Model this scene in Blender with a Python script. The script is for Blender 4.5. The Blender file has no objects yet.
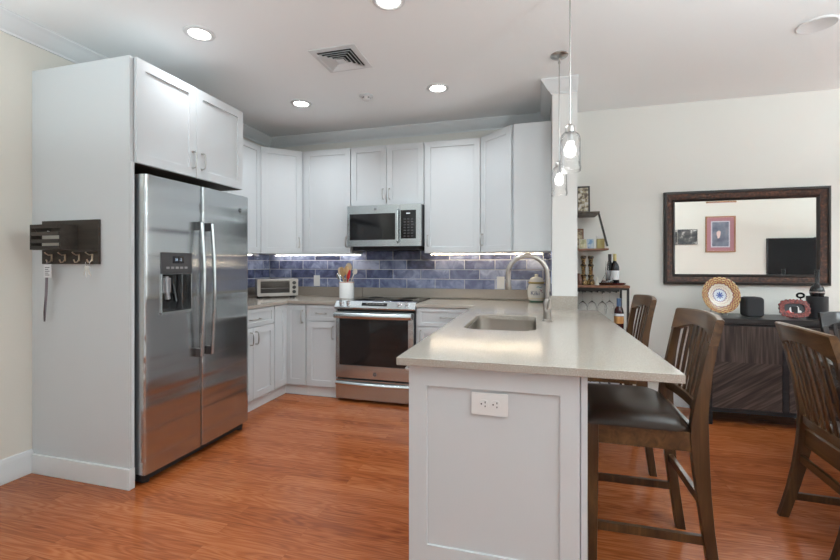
import bpy, bmesh, math, random
from mathutils import Vector, Matrix
from mathutils.geometry import tessellate_polygon
random.seed(7)
PI = math.pi
SC = bpy.context.scene
COL = SC.collection

# ------------------------------------------------------------------ camera
cam_data = bpy.data.cameras.new('camera')
cam = bpy.data.objects.new('camera', cam_data); COL.objects.link(cam)
cam_data.sensor_fit = 'HORIZONTAL'; cam_data.sensor_width = 36.0
cam_data.lens = 36.0 * 423.76 / 840.0
cam_data.shift_x = 0.00156; cam_data.shift_y = -0.01817
cam_data.clip_start = 0.02
cam.location = (0, 0, 1.26)
cam.rotation_euler = (math.radians(90), 0, math.radians(15.394))
SC.camera = cam

# ------------------------------------------------------------------ light level
SC.view_settings.view_transform = 'Standard'
SC.view_settings.look = 'None'
SC.view_settings.gamma = 1.0
SC.view_settings.use_curve_mapping = False
SC.view_settings.exposure = 0.20
world = bpy.data.worlds.new('world'); SC.world = world
world.use_nodes = True
world.node_tree.nodes['Background'].inputs[0].default_value = (0.75, 0.85, 1.0, 1)
world.node_tree.nodes['Background'].inputs[1].default_value = 1.0
FILL_WINDOW_REAR = 0.35      # radiance of the glowing panes in the windows added to the rear wall
FILL_WINDOW_RIGHT = 1.8  # the same for the windows added to the right wall
LAMP_W = 6.5          # watts of each recessed ceiling lamp
LED_STRENGTH = 16.0
FILL_UPLIGHT_W = 52.0       # watts of each torchere fill lamp added out of view

# main dimensions (metres)
XW = -2.955            # left wall
YB = 4.256             # back wall
YR = -1.2              # rear wall behind the camera
XR = 6.5               # right wall
H = 2.70
HU = 2.438             # top of wall cabinets
LW = 1.372             # underside of wall cabinets
SX0, SX1, SY = 0.13, 0.315, 3.50   # stub wall

# ------------------------------------------------------------------ materials
MATS = {}
def mat(name, col=(.8, .8, .8), rough=.5, metal=0.0, spec=.5, emit=None, es=0, trans=0, ior=1.45, aniso=0, coat=0, alpha=1):
    if name in MATS: return MATS[name]
    m = bpy.data.materials.new(name); m.use_nodes = True
    b = m.node_tree.nodes['Principled BSDF']
    b.inputs['Base Color'].default_value = (*col, 1)
    b.inputs['Roughness'].default_value = rough
    b.inputs['Metallic'].default_value = metal
    b.inputs['Specular IOR Level'].default_value = spec
    b.inputs['Transmission Weight'].default_value = trans
    b.inputs['IOR'].default_value = ior
    b.inputs['Anisotropic'].default_value = aniso
    b.inputs['Coat Weight'].default_value = coat
    b.inputs['Alpha'].default_value = alpha
    if emit:
        b.inputs['Emission Color'].default_value = (*emit, 1)
        b.inputs['Emission Strength'].default_value = es
    MATS[name] = m
    return m
def nt(m):
    t = m.node_tree
    return t, t.nodes, t.links, t.nodes['Principled BSDF']
def node(N, kind, **kw):
    n = N.new(kind)
    for k, v in kw.items(): setattr(n, k, v)
    return n
def ramp(N, stops, interp='LINEAR'):
    r = N.new('ShaderNodeValToRGB'); r.color_ramp.interpolation = interp
    e = r.color_ramp.elements
    while len(e) > 1: e.remove(e[0])
    e[0].position = stops[0][0]; e[0].color = (*stops[0][1], 1)
    for p, c in stops[1:]:
        x = e.new(p); x.color = (*c, 1)
    return r
def coords(N, L, scale=(1, 1, 1), rot=(0, 0, 0), loc=(0, 0, 0)):
    tc = N.new('ShaderNodeTexCoord'); mp = N.new('ShaderNodeMapping')
    mp.inputs['Scale'].default_value = scale; mp.inputs['Rotation'].default_value = rot
    mp.inputs['Location'].default_value = loc
    L.new(tc.outputs['Object'], mp.inputs['Vector'])
    return mp.outputs['Vector']
def add_bump(N, L, b, h, strength, dist=.002):
    bp = N.new('ShaderNodeBump'); bp.inputs['Strength'].default_value = strength
    bp.inputs['Distance'].default_value = dist
    L.new(h, bp.inputs['Height']); L.new(bp.outputs['Normal'], b.inputs['Normal'])

def paint(name, col, rough=.6, bump=.05):
    m = mat(name, col, rough); t, N, L, b = nt(m)
    n = node(N, 'ShaderNodeTexNoise'); n.inputs['Scale'].default_value = 180; n.inputs['Detail'].default_value = 2
    L.new(coords(N, L), n.inputs['Vector']); add_bump(N, L, b, n.outputs['Fac'], bump)
    return m
M_WALL = paint('wall_beige', (.72, .69, .62), .65)
M_DWALL = paint('wall_cream', (.75, .735, .69), .65)
M_RWALL = paint('wall_rear_cream', (.62, .60, .55), .65)
M_STUB = paint('wall_pale', (.76, .75, .725), .65)
M_CEIL = paint('ceiling_paint', (.93, .945, .945), .8)
M_TRIM = paint('trim_white', (.72, .735, .74), .4, .02)
M_CAB = paint('cabinet_white', (.60, .622, .635), .32, .015)
M_PLASTIC = mat('white_plastic', (.74, .74, .73), .35)
M_DARKGAP = mat('dark_gap', (.02, .02, .022), .6)
M_NICKEL = mat('nickel', (.52, .51, .49), .28, 1.0)
M_FAUCET = mat('faucet_nickel', (.42, .39, .36), .28, 1.0)
M_CHROME = mat('chrome', (.75, .75, .76), .12, 1.0)
M_BLACK = mat('black_gloss', (.012, .012, .013), .08, 0, .6)
M_BLACKM = mat('black_matte', (.02, .02, .022), .5)
M_GLASS = mat('clear_glass', (1, 1, 1), .0, 0, .5, trans=1.0, ior=1.45)
M_LEATHER = mat('espresso_leather', (.030, .018, .012), .30, 0, .4)

def steel(name, col=(.515, .54, .55), rough=.22, wave=.55):
    m = mat(name, col, rough, 1.0, aniso=.75); t, N, L, b = nt(m)
    tg = node(N, 'ShaderNodeCombineXYZ'); tg.inputs[0].default_value = .707; tg.inputs[1].default_value = .707
    L.new(tg.outputs[0], b.inputs['Tangent'])
    # slow waviness of sheet metal, bending the reflections
    n2 = node(N, 'ShaderNodeTexNoise'); n2.inputs['Scale'].default_value = 1; n2.inputs['Detail'].default_value = 1
    L.new(coords(N, L, (.45, .45, 8.0)), n2.inputs['Vector'])
    add_bump(N, L, b, n2.outputs['Fac'], wave, .022)
    return m
M_STEEL = steel('stainless_door')
M_STEELH = steel('stainless_range', (.54, .575, .585), .27, .1)
M_SINK = mat('sink_steel', (.36, .32, .28), .36, 1.0)

def wood(name, dark, mid, light, along='X', scale=1.0, rough=.35, coat=0.0, contrast=1.0):
    m = mat(name, mid, rough, coat=coat); t, N, L, b = nt(m)
    s = {'X': (1.2, 14, 14), 'Y': (14, 1.2, 14), 'Z': (14, 14, 1.2)}[along]
    v = coords(N, L, tuple(q * scale for q in s))
    n = node(N, 'ShaderNodeTexNoise'); n.inputs['Scale'].default_value = 1.6; n.inputs['Detail'].default_value = 6
    n.inputs['Roughness'].default_value = .6; n.inputs['Distortion'].default_value = .6
    L.new(v, n.inputs['Vector'])
    r = ramp(N, [(.25, dark), (.5, mid), (.78, light)])
    L.new(n.outputs['Fac'], r.inputs['Fac']); L.new(r.outputs['Color'], b.inputs['Base Color'])
    add_bump(N, L, b, n.outputs['Fac'], .12, .001)
    return m
M_CHAIR = wood('walnut_chair', (.018, .007, .002), (.058, .026, .009), (.13, .064, .023), 'Z', 1.0, .34, .12)
M_CHAIRX = wood('walnut_chair_rail', (.032, .013, .004), (.085, .040, .014), (.165, .084, .033), 'Y', 1.0, .30, .2)
M_CHAIRD = wood('espresso_chair', (.010, .009, .010), (.022, .019, .020), (.045, .04, .042), 'X', 1.0, .3, .3)
M_SHELFW = wood('shelf_wood', (.09, .035, .018), (.20, .085, .045), (.30, .14, .075), 'Y', 1.0, .4)
M_SHELFD = wood('shelf_dark', (.03, .02, .014), (.07, .048, .034), (.12, .085, .06), 'Y', 1.0, .5)
M_SIDE = wood('sideboard_top', (.014, .013, .014), (.035, .032, .032), (.075, .068, .065), 'X', 1.0, .35)
M_TABLE = wood('dark_table', (.02, .012, .008), (.05, .028, .018), (.09, .05, .03), 'Y', 1.0, .25)

def floor_mat():
    m = mat('oak_floor', (.4, .15, .06), .22); t, N, L, b = nt(m)
    tc = node(N, 'ShaderNodeTexCoord')
    br = node(N, 'ShaderNodeTexBrick'); br.offset = .37; br.offset_frequency = 2; br.squash = 1
    br.inputs['Color1'].default_value = (0, 0, 0, 1); br.inputs['Color2'].default_value = (1, 1, 1, 1)
    br.inputs['Mortar'].default_value = (.5, .5, .5, 1)
    br.inputs['Scale'].default_value = 1; br.inputs['Mortar Size'].default_value = .0009
    br.inputs['Mortar Smooth'].default_value = .3
    br.inputs['Brick Width'].default_value = 1.05; br.inputs['Row Height'].default_value = .083
    L.new(tc.outputs['Object'], br.inputs['Vector'])
    sep = node(N, 'ShaderNodeSeparateColor'); L.new(br.outputs['Color'], sep.inputs['Color'])
    # offset the grain per plank
    cx = node(N, 'ShaderNodeCombineXYZ')
    mu = node(N, 'ShaderNodeMath', operation='MULTIPLY'); mu.inputs[1].default_value = 23.0
    L.new(sep.outputs[0], mu.inputs[0]); L.new(mu.outputs[0], cx.inputs['X']); L.new(mu.outputs[0], cx.inputs['Z'])
    va = node(N, 'ShaderNodeVectorMath', operation='ADD'); L.new(tc.outputs['Object'], va.inputs[0]); L.new(cx.outputs[0], va.inputs[1])
    mp = node(N, 'ShaderNodeMapping'); mp.inputs['Scale'].default_value = (1.1, 9, 9); L.new(va.outputs[0], mp.inputs['Vector'])
    # cathedral grain: wavy rings
    n1 = node(N, 'ShaderNodeTexNoise'); n1.inputs['Scale'].default_value = 1.3; n1.inputs['Detail'].default_value = 1.5
    L.new(mp.outputs[0], n1.inputs['Vector'])
    m3 = node(N, 'ShaderNodeMath', operation='MULTIPLY'); m3.inputs[1].default_value = 95; L.new(n1.outputs['Fac'], m3.inputs[0])
    sn = node(N, 'ShaderNodeMath', operation='SINE'); L.new(m3.outputs[0], sn.inputs[0])
    mp2 = node(N, 'ShaderNodeMapping'); mp2.inputs['Scale'].default_value = (3.5, 110, 20); L.new(va.outputs[0], mp2.inputs['Vector'])
    n2 = node(N, 'ShaderNodeTexNoise'); n2.inputs['Scale'].default_value = 1; n2.inputs['Detail'].default_value = 4
    L.new(mp2.outputs[0], n2.inputs['Vector'])
    # value = .5 + .11*sin + .7*(fine-.5) + .3*(plank-.5)
    a = node(N, 'ShaderNodeMath', operation='MULTIPLY_ADD'); a.inputs[1].default_value = .085; a.inputs[2].default_value = .5
    L.new(sn.outputs[0], a.inputs[0])
    c = node(N, 'ShaderNodeMath', operation='MULTIPLY_ADD'); c.inputs[1].default_value = .62; c.inputs[2].default_value = -.31
    L.new(n2.outputs['Fac'], c.inputs[0])
    d = node(N, 'ShaderNodeMath', operation='MULTIPLY_ADD'); d.inputs[1].default_value = .20; d.inputs[2].default_value = -.10
    L.new(sep.outputs[0], d.inputs[0])
    s1 = node(N, 'ShaderNodeMath', operation='ADD'); L.new(a.outputs[0], s1.inputs[0]); L.new(c.outputs[0], s1.inputs[1])
    s2 = node(N, 'ShaderNodeMath', operation='ADD'); L.new(s1.outputs[0], s2.inputs[0]); L.new(d.outputs[0], s2.inputs[1])
    r = ramp(N, [(.2, (.175, .038, .010)), (.5, (.345, .092, .025)), (.8, (.49, .168, .055))])
    L.new(s2.outputs[0], r.inputs['Fac'])
    mx = node(N, 'ShaderNodeMix', data_type='RGBA'); mx.inputs['B'].default_value = (.10, .028, .010, 1)
    fm = node(N, 'ShaderNodeMath', operation='MULTIPLY'); fm.inputs[1].default_value = .35; L.new(br.outputs['Fac'], fm.inputs[0])
    L.new(fm.outputs[0], mx.inputs['Factor']); L.new(r.outputs['Color'], mx.inputs['A'])
    L.new(mx.outputs['Result'], b.inputs['Base Color'])
    mr = node(N, 'ShaderNodeMapRange'); mr.inputs['To Min'].default_value = .14; mr.inputs['To Max'].default_value = .28
    L.new(n2.outputs['Fac'], mr.inputs['Value']); L.new(mr.outputs['Result'], b.inputs['Roughness'])
    n4 = node(N, 'ShaderNodeTexNoise'); n4.inputs['Scale'].default_value = 5; L.new(tc.outputs['Object'], n4.inputs['Vector'])
    add_bump(N, L, b, s1.outputs[0], .10, .0012)
    return m
M_FLOOR = floor_mat()

def tile_mat():
    m = mat('glazed_blue_tile', (.16, .18, .28), .10); t, N, L, b = nt(m)
    at = node(N, 'ShaderNodeAttribute', attribute_name='tint')
    n = node(N, 'ShaderNodeTexNoise'); n.inputs['Scale'].default_value = 11; n.inputs['Detail'].default_value = 3; n.inputs['Distortion'].default_value = .8
    v = coords(N, L); L.new(v, n.inputs['Vector'])
    a = node(N, 'ShaderNodeMath', operation='MULTIPLY_ADD'); a.inputs[1].default_value = 1.0; a.inputs[2].default_value = -.5
    L.new(n.outputs['Fac'], a.inputs[0])
    s = node(N, 'ShaderNodeMath', operation='ADD'); L.new(a.outputs[0], s.inputs[0]); L.new(at.outputs['Fac'], s.inputs[1])
    r = ramp(N, [(.12, (.065, .075, .14)), (.40, (.155, .18, .315)), (.62, (.30, .345, .52)), (.85, (.58, .63, .80))])
    L.new(s.outputs[0], r.inputs['Fac']); L.new(r.outputs['Color'], b.inputs['Base Color'])
    n2 = node(N, 'ShaderNodeTexNoise'); n2.inputs['Scale'].default_value = 38; n2.inputs['Detail'].default_value = 1
    L.new(v, n2.inputs['Vector']); add_bump(N, L, b, n2.outputs['Fac'], .5, .004)
    return m
M_TILE = tile_mat()
M_GROUT = mat('grout', (.78, .79, .82), .8)

def quartz():
    m = mat('greige_quartz', (.46, .42, .37), .13); t, N, L, b = nt(m)
    v = coords(N, L)
    n = node(N, 'ShaderNodeTexNoise'); n.inputs['Scale'].default_value = 260; n.inputs['Detail'].default_value = 2; L.new(v, n.inputs['Vector'])
    r = ramp(N, [(.3, (.335, .295, .25)), (.55, (.41, .365, .315)), (.75, (.51, .465, .41))])
    L.new(n.outputs['Fac'], r.inputs['Fac']); L.new(r.outputs['Color'], b.inputs['Base Color'])
    return m
M_QUARTZ = quartz()

# ------------------------------------------------------------------ mesh helpers
class MB:
    def __init__(s): s.v = []; s.f = []; s.mi = []; s.cm = 0
    def add(s, vs, fs):
        o = len(s.v); s.v += [tuple(q) for q in vs]
        for f in fs: s.f.append(tuple(i + o for i in f)); s.mi.append(s.cm)
        return s
    def box(s, x0, x1, y0, y1, z0, z1, T=None):
        vs = [(x, y, z) for x in (x0, x1) for y in (y0, y1) for z in (z0, z1)]
        if T: vs = [T(*q) for q in vs]
        return s.add(vs, [(0, 1, 3, 2), (4, 6, 7, 5), (0, 4, 5, 1), (2, 3, 7, 6), (0, 2, 6, 4), (1, 5, 7, 3)])
    def prism(s, poly, a0, a1, T=lambda u, v, w: (u, v, w), holes=()):
        # poly in (u,v), extruded along w
        loops = [list(poly)] + [list(h) for h in holes]
        flat = [p for l in loops for p in l]; n = len(flat)
        vs = [T(p[0], p[1], a0) for p in flat] + [T(p[0], p[1], a1) for p in flat]
        fs = []
        if holes or n > 4 or True:
            if holes:
                for t in tessellate_polygon([[Vector((p[0], p[1], 0)) for p in l] for l in loops]):
                    fs.append(tuple(t)); fs.append(tuple(i + n for i in reversed(t)))
            else:
                fs.append(tuple(reversed(range(n)))); fs.append(tuple(range(n, 2 * n)))
        o = 0
        for l in loops:
            k = len(l)
            for i in range(k):
                j = (i + 1) % k
                fs.append((o + i, o + j, n + o + j, n + o + i))
            o += k
        return s.add(vs, fs)
    def lathe(s, prof, c=(0, 0, 0), n=28, T=None):
        vs = []; fs = []
        for r, z in prof:
            for i in range(n):
                a = 2 * PI * i / n
                vs.append((c[0] + r * math.cos(a), c[1] + r * math.sin(a), c[2] + z))
        for k in range(len(prof) - 1):
            for i in range(n):
                j = (i + 1) % n
                fs.append((k * n + i, k * n + j, (k + 1) * n + j, (k + 1) * n + i))
        if prof[0][0] > 1e-5: fs.append(tuple(reversed(range(n))))
        if prof[-1][0] > 1e-5: fs.append(tuple((len(prof) - 1) * n + i for i in range(n)))
        if T: vs = [T(*q) for q in vs]
        return s.add(vs, fs)
    def tube(s, pts, r, n=10, cap=True, sy=1.0):
        pts = [Vector(p) for p in pts]; m = len(pts)
        rs = r if isinstance(r, (list, tuple)) else [r] * m
        vs = []; fs = []; up = None
        for i, p in enumerate(pts):
            t = (pts[min(i + 1, m - 1)] - pts[max(i - 1, 0)]).normalized()
            if up is None:
                up = Vector((0, 0, 1)) if abs(t.z) < .9 else Vector((0, 1, 0))
            a = t.cross(up); a = a.normalized() if a.length > 1e-6 else Vector((1, 0, 0))
            up = a.cross(t).normalized()
            for k in range(n):
                g = 2 * PI * k / n
                vs.append(p + a * (math.cos(g) * rs[i]) + up * (math.sin(g) * rs[i] * sy))
        for i in range(m - 1):
            for k in range(n):
                j = (k + 1) % n
                fs.append((i * n + k, i * n + j, (i + 1) * n + j, (i + 1) * n + k))
        if cap: fs.append(tuple(reversed(range(n)))); fs.append(tuple((m - 1) * n + k for k in range(n)))
        return s.add(vs, fs)
    def loft(s, secs, closed=True):
        # secs: list of equal-length rings of points
        n = len(secs[0]); vs = [p for sec in secs for p in sec]; fs = []
        for i in range(len(secs) - 1):
            for k in range(n):
                j = (k + 1) % n
                fs.append((i * n + k, i * n + j, (i + 1) * n + j, (i + 1) * n + k))
        fs.append(tuple(reversed(range(n)))); fs.append(tuple((len(secs) - 1) * n + k for k in range(n)))
        return s.add(vs, fs)
    def sphere(s, c, r, n=16, sz=1.0):
        prof = [(r * math.sin(PI * i / n), -r * sz * math.cos(PI * i / n)) for i in range(n + 1)]
        prof[0] = (1e-6, prof[0][1]); prof[-1] = (1e-6, prof[-1][1])
        return s.lathe(prof, c, n * 2)
    def build(s, name, m, parent=None, bevel=0, seg=2, smooth=35, kind=None, label=None, cat=None, group=None):
        org = Vector((0, 0, 0))
        if parent is not None:
            r = parent
            while r.parent: r = r.parent
            org = Vector(r.location) if r.type == 'EMPTY' else Vector(r.location)
        else:
            xs = [p[0] for p in s.v]; ys = [p[1] for p in s.v]; zs = [p[2] for p in s.v]
            org = Vector(((min(xs) + max(xs)) / 2, (min(ys) + max(ys)) / 2, min(zs)))
            if kind == 'structure': org = Vector((0, 0, 0))
        me = bpy.data.meshes.new(name)
        bm = bmesh.new()
        vs = [bm.verts.new(Vector(p) - org) for p in s.v]
        for f, mi in zip(s.f, s.mi):
            try:
                fc = bm.faces.new([vs[i] for i in f]); fc.material_index = mi
            except ValueError: pass
        bmesh.ops.remove_doubles(bm, verts=bm.verts, dist=1e-6)
        bmesh.ops.recalc_face_normals(bm, faces=bm.faces)
        if bevel:
            es = [e for e in bm.edges if len(e.link_faces) == 2 and e.calc_face_angle(0) > math.radians(30)]
            bmesh.ops.bevel(bm, geom=es, offset=bevel, segments=seg, affect='EDGES', profile=.5, clamp_overlap=True)
        bm.to_mesh(me); bm.free()
        for p in me.polygons: p.use_smooth = True
        if smooth < 180: me.set_sharp_from_angle(angle=math.radians(smooth))
        ms = m if isinstance(m, (list, tuple)) else [m]
        for q in ms: me.materials.append(q)
        o = bpy.data.objects.new(name, me); COL.objects.link(o)
        if parent is not None: o.parent = parent
        else: o.location = org
        if bevel:
            wn = o.modifiers.new('weighted_normals', 'WEIGHTED_NORMAL'); wn.keep_sharp = True; wn.weight = 100
        if label: tag(o, label, cat, group)
        if kind: o['kind'] = kind
        return o
LABELS = set()
def tag(o, label, cat, group=None, kind=None):
    if label: o['label'] = label
    if cat: o['category'] = cat
    if group: o['group'] = group
    if kind: o['kind'] = kind
    return o
def thing(name, loc, label, cat, group=None, kind=None):
    o = bpy.data.objects.new(name, None); COL.objects.link(o)
    o.empty_display_size = .05
    o.location = loc
    tag(o, label, cat, group, kind)
    return o
def dup(root, loc, rotz, label):
    r = root.copy(); COL.objects.link(r); r.location = loc; r.rotation_euler = (0, 0, rotz); r['label'] = label
    for ch in list(root.children):
        c = ch.copy(); COL.objects.link(c); c.parent = r
        for g in list(ch.children):
            d = g.copy(); COL.objects.link(d); d.parent = c
    return r
def S(name, mb, m, bevel=0, **k): return mb.build(name, m, kind='structure', bevel=bevel, **k)
def frameT(O, U, N):
    O, U, N = Vector(O), Vector(U).normalized(), Vector(N).normalized()
    return lambda u, v, w: tuple(O + U * u + Vector((0, 0, 1)) * v + N * w)
def rrect(x0, x1, y0, y1, r, n=6):
    P = []
    for cx, cy, a in ((x1 - r, y1 - r, 0), (x0 + r, y1 - r, 90), (x0 + r, y0 + r, 180), (x1 - r, y0 + r, 270)):
        for i in range(n + 1):
            g = math.radians(a + 90 * i / n); P.append((cx + r * math.cos(g), cy + r * math.sin(g)))
    return P
def shaker(T, u0, u1, v0, v1, rail=.058, th=.02, rec=.009):
    """frame-and-panel door; w=0 is the back, w=th the face"""
    m = MB()
    r = min(rail, (u1 - u0) * .3, (v1 - v0) * .3)
    a, b, c, d = u0 + r, u1 - r, v0 + r, v1 - r
    O = [(u0, v0), (u1, v0), (u1, v1), (u0, v1)]; I = [(a, c), (b, c), (b, d), (a, d)]
    vs = [T(p[0], p[1], 0) for p in O] + [T(p[0], p[1], th) for p in O] + [T(p[0], p[1], th) for p in I] + [T(p[0], p[1], th - rec) for p in I]
    fs = [(3, 2, 1, 0)]
    for i in range(4):
        j = (i + 1) % 4
        fs += [(i, j, 4 + j, 4 + i), (4 + i, 4 + j, 8 + j, 8 + i), (8 + i, 8 + j, 12 + j, 12 + i)]
    fs.append((12, 13, 14, 15))
    return m.add(vs, fs)
def pull(T, u, v, L, vert=True, w0=.02, out=.03, r=.0048):
    pts = []
    h = L / 2
    for t, w in ((-h, 0), (-h, out * .55), (-h * .93, out * .85), (-h * .8, out), (0, out + .003), (h * .8, out), (h * .93, out * .85), (h, out * .55), (h, 0)):
        pts.append(T(u, v + t, w0 + w) if vert else T(u + t, v, w0 + w))
    m = MB().tube(pts, r, 8)
    for t in (-h, h):
        c0 = (T(u, v + t, w0) if vert else T(u + t, v, w0)); c1 = (T(u, v + t, w0 + .004) if vert else T(u + t, v, w0 + .004))
        m.tube([c0, c1], .008, 8)
    return m
def door(T, u0, u1, v0, v1, parent, hu=None, hv=None, hL=.115, name='door', vert=True, rail=.058):
    g = .0015
    d = shaker(T, u0 + g, u1 - g, v0 + g, v1 - g, rail).build(name, M_CAB, parent, bevel=.0012, seg=1)
    if hu is not None: pull(T, hu, hv, hL, vert).build('handle', M_NICKEL, d)
    return d
def sweep(path, prof, side=1, closed=False):
    """path [(x,y)], prof [(off,z)] ; off to the left of travel * side"""
    P = [Vector(p) for p in path]; n = len(P); secs = []
    for i in range(n):
        if closed: a = (P[i] - P[i - 1]).normalized(); b = (P[(i + 1) % n] - P[i]).normalized()
        else:
            a = (P[i] - P[max(i - 1, 0)]); b = (P[min(i + 1, n - 1)] - P[i])
            a = a.normalized() if a.length > 0 else b.normalized(); b = b.normalized() if b.length > 0 else a
        na = Vector((-a.y, a.x)) * side; nb = Vector((-b.y, b.x)) * side
        m = (na + nb).normalized(); k = 1 / max(.3, m.dot(na))
        secs.append([(P[i].x + m.x * o * k, P[i].y + m.y * o * k, z) for o, z in prof])
    return secs
def text_mesh(txt, size, T, depth=.0006, align='CENTER'):
    cu = bpy.data.curves.new('t', 'FONT'); cu.body = txt; cu.size = size; cu.extrude = 0; cu.align_x = align; cu.align_y = 'CENTER'
    o = bpy.data.objects.new('t', cu); COL.objects.link(o)
    dg = bpy.context.evaluated_depsgraph_get(); me = bpy.data.meshes.new_from_object(o.evaluated_get(dg))
    m = MB(); vs = [T(v.co.x, v.co.y, depth) for v in me.vertices]
    m.add(vs, [tuple(p.vertices) for p in me.polygons])
    bpy.data.objects.remove(o); bpy.data.curves.remove(cu); bpy.data.meshes.remove(me)
    return m

# ------------------------------------------------------------------ room shell
S('floor', MB().box(XW - .15, XR + .15, YR - .15, YB + .15, -.1, 0), M_FLOOR)
S('ceiling', MB().box(XW - .15, XR + .15, YR - .15, YB + .15, H, H + .12), M_CEIL)
S('wall_left', MB().box(XW - .15, XW, YR - .15, YB + .15, 0, H), M_WALL)
S('wall_back', MB().box(XW - .001, XR + .15, YB, YB + .15, 0, H), M_DWALL)
S('wall_partition', MB().box(SX0, SX1, SY, YB + .01, 0, H), M_STUB)

def wall_with_windows(name, T, u0, u1, wins, m):
    """wall in the plane w=0..-.15 with rectangular openings"""
    mb = MB(); us = sorted({u0, u1, *[w[0] for w in wins], *[w[1] for w in wins]})
    for a, b in zip(us, us[1:]):
        w = [q for q in wins if q[0] <= a + 1e-6 and q[1] >= b - 1e-6]
        if w:
            mb.box(a, b, 0, w[0][2], -.15, 0, T); mb.box(a, b, w[0][3], H, -.15, 0, T)
        else: mb.box(a, b, 0, H, -.15, 0, T)
    return S(name, mb, m)
def window(idx, T, u0, u1, v0, v1, strength):  # unseen window, added with a glowing pane to light the room
    e = mat('fill_pane_glow_%g' % strength, (.8, .8, .8), .6, emit=(.86, .95, 1.0), es=strength)
    f = MB(); w = .06
    f.box(u0, u1, v0, v0 + w, -.10, .015, T); f.box(u0, u1, v1 - w, v1, -.10, .015, T)
    f.box(u0, u0 + w, v0 + w, v1 - w, -.10, .015, T); f.box(u1 - w, u1, v0 + w, v1 - w, -.10, .015, T)
    um = (u0 + u1) / 2; f.box(um - .025, um + .025, v0 + w, v1 - w, -.10, .0, T)
    o = S('fill_window_%d' % idx, f, M_TRIM)
    p = MB().box(u0 + w, u1 - w, v0 + w, v1 - w, -.09, -.08, T).build('pane', e, o)
Tr = frameT((0, YR, 0), (1, 0, 0), (0, 1, 0))
WR = [(-2.7, -1.1, .12, 2.45), (-.9, .7, .12, 2.45), (.9, 1.9, .12, 2.45)]
wall_with_windows('wall_rear', Tr, XW - .15, XR + .15, WR, M_RWALL)
for i, w in enumerate(WR): window(1 + i, Tr, *w, FILL_WINDOW_REAR)
Tq = frameT((XR, 0, 0), (0, 1, 0), (-1, 0, 0))
WQ = [(-.5, 1.3, .9, 2.4), (1.7, 3.5, .9, 2.4)]
wall_with_windows('wall_right', Tq, YR, YB + .15, WQ, M_DWALL)
for i, w in enumerate(WQ): window(4 + i, Tq, *w, FILL_WINDOW_RIGHT)

# crown moulding
CP = [(0, H), (.088, H), (.088, H - .012), (.078, H - .020), (.066, H - .034), (.046, H - .062), (.026, H - .080), (.014, H - .088), (.012, H - .100), (0, H - .100)]
crown = MB().loft(sweep([(XW, YR), (XW, YB), (SX0, YB), (SX0, SY), (SX1, SY)], CP, side=-1))
S('trim_1', crown, M_TRIM, smooth=20)
BP = [(0, 0), (.016, 0), (.016, .112), (.012, .124), (.008, .136), (0, .140)]
S('baseboard_left', MB().loft(sweep([(XW, YR), (XW, 1.862)], BP, side=-1)), M_TRIM, smooth=20)
S('baseboard_back', MB().loft(sweep([(SX1, YB), (XR, YB)], BP, side=-1)), M_TRIM, smooth=20)
S('baseboard_rear', MB().loft(sweep([(XR, YR), (XW + .02, YR)], BP, side=-1)), M_TRIM, smooth=20)
S('baseboard_right', MB().loft(sweep([(XR, YB - .02), (XR, YR + .02)], BP, side=-1)), M_TRIM, smooth=20)

# tiled splashback -------------------------------------------------
def tiles(name, T, u0, u1, v0, v1, uoff):
    g = MB().box(u0, u1, v0, v1, 0, .004, T); base = g.build(name, M_GROUT, kind='structure')
    tw, th, gr = .3048, .0985, .007
    mb = MB(); tint = []
    v = v0 - .003; row = 0
    while v < v1:
        u = u0 - 1 + ((uoff - (u0 - 1)) % tw) - tw + (tw / 2 if row % 2 else 0)
        while u < u1:
            a, b, c, d = max(u + gr / 2, u0), min(u + tw - gr / 2, u1), max(v + gr / 2, v0), min(v + th - gr / 2, v1)
            if b - a > .004 and d - c > .004:
                n0 = len(mb.f)
                w = .009; e = .0025; k = [random.uniform(-.0011, .0011) for _ in range(4)]
                ax, bx, cx, dx = a + min(e, (b - a) / 3), b - min(e, (b - a) / 3), c + e * .8, d - e * .8
                vs = [T(a, c, .004), T(b, c, .004), T(b, d, .004), T(a, d, .004), T(a, c, w - .002), T(b, c, w - .002), T(b, d, w - .002), T(a, d, w - .002),
                      T(ax, cx, w + k[0]), T(bx, cx, w + k[1]), T(bx, dx, w + k[2]), T(ax, dx, w + k[3])]
                fs = []
                for i in range(4):
                    j = (i + 1) % 4
                    fs += [(i, j, 4 + j, 4 + i), (4 + i, 4 + j, 8 + j, 8 + i)]
                fs.append((8, 9, 10, 11))
                mb.add(vs, fs)
                t = random.gauss(.45, .19)
                tint += [t] * (len(mb.v) - len(tint))
            u += tw
        v += th; row += 1
    me = bpy.data.meshes.new(name); me.from_pydata(mb.v, [], mb.f); me.update()
    at = me.attributes.new('tint', 'FLOAT', 'POINT'); at.data.foreach_set('value', tint)
    bm = bmesh.new(); bm.from_mesh(me); bmesh.ops.recalc_face_normals(bm, faces=bm.faces); bm.to_mesh(me); bm.free()
    me.materials.append(M_TILE)
    o = bpy.data.objects.new('tile_field', me); COL.objects.link(o); o.parent = base
    return base
SPL = 1.016
tiles('wall_back_tiles', frameT((0, YB, 0), (1, 0, 0), (0, -1, 0)), XW + .01, SX0 - .0, SPL, LW + .07, -1.30)
tiles('wall_left_tiles', frameT((XW, 0, 0), (0, 1, 0), (1, 0, 0)), 2.82, YB - .01, SPL, LW + .02, YB - .12)
tiles('wall_partition_tiles', frameT((SX0, 0, 0), (0, -1, 0), (-1, 0, 0)), -YB + .01, -SY - .05, SPL, LW, -YB + .2)

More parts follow.
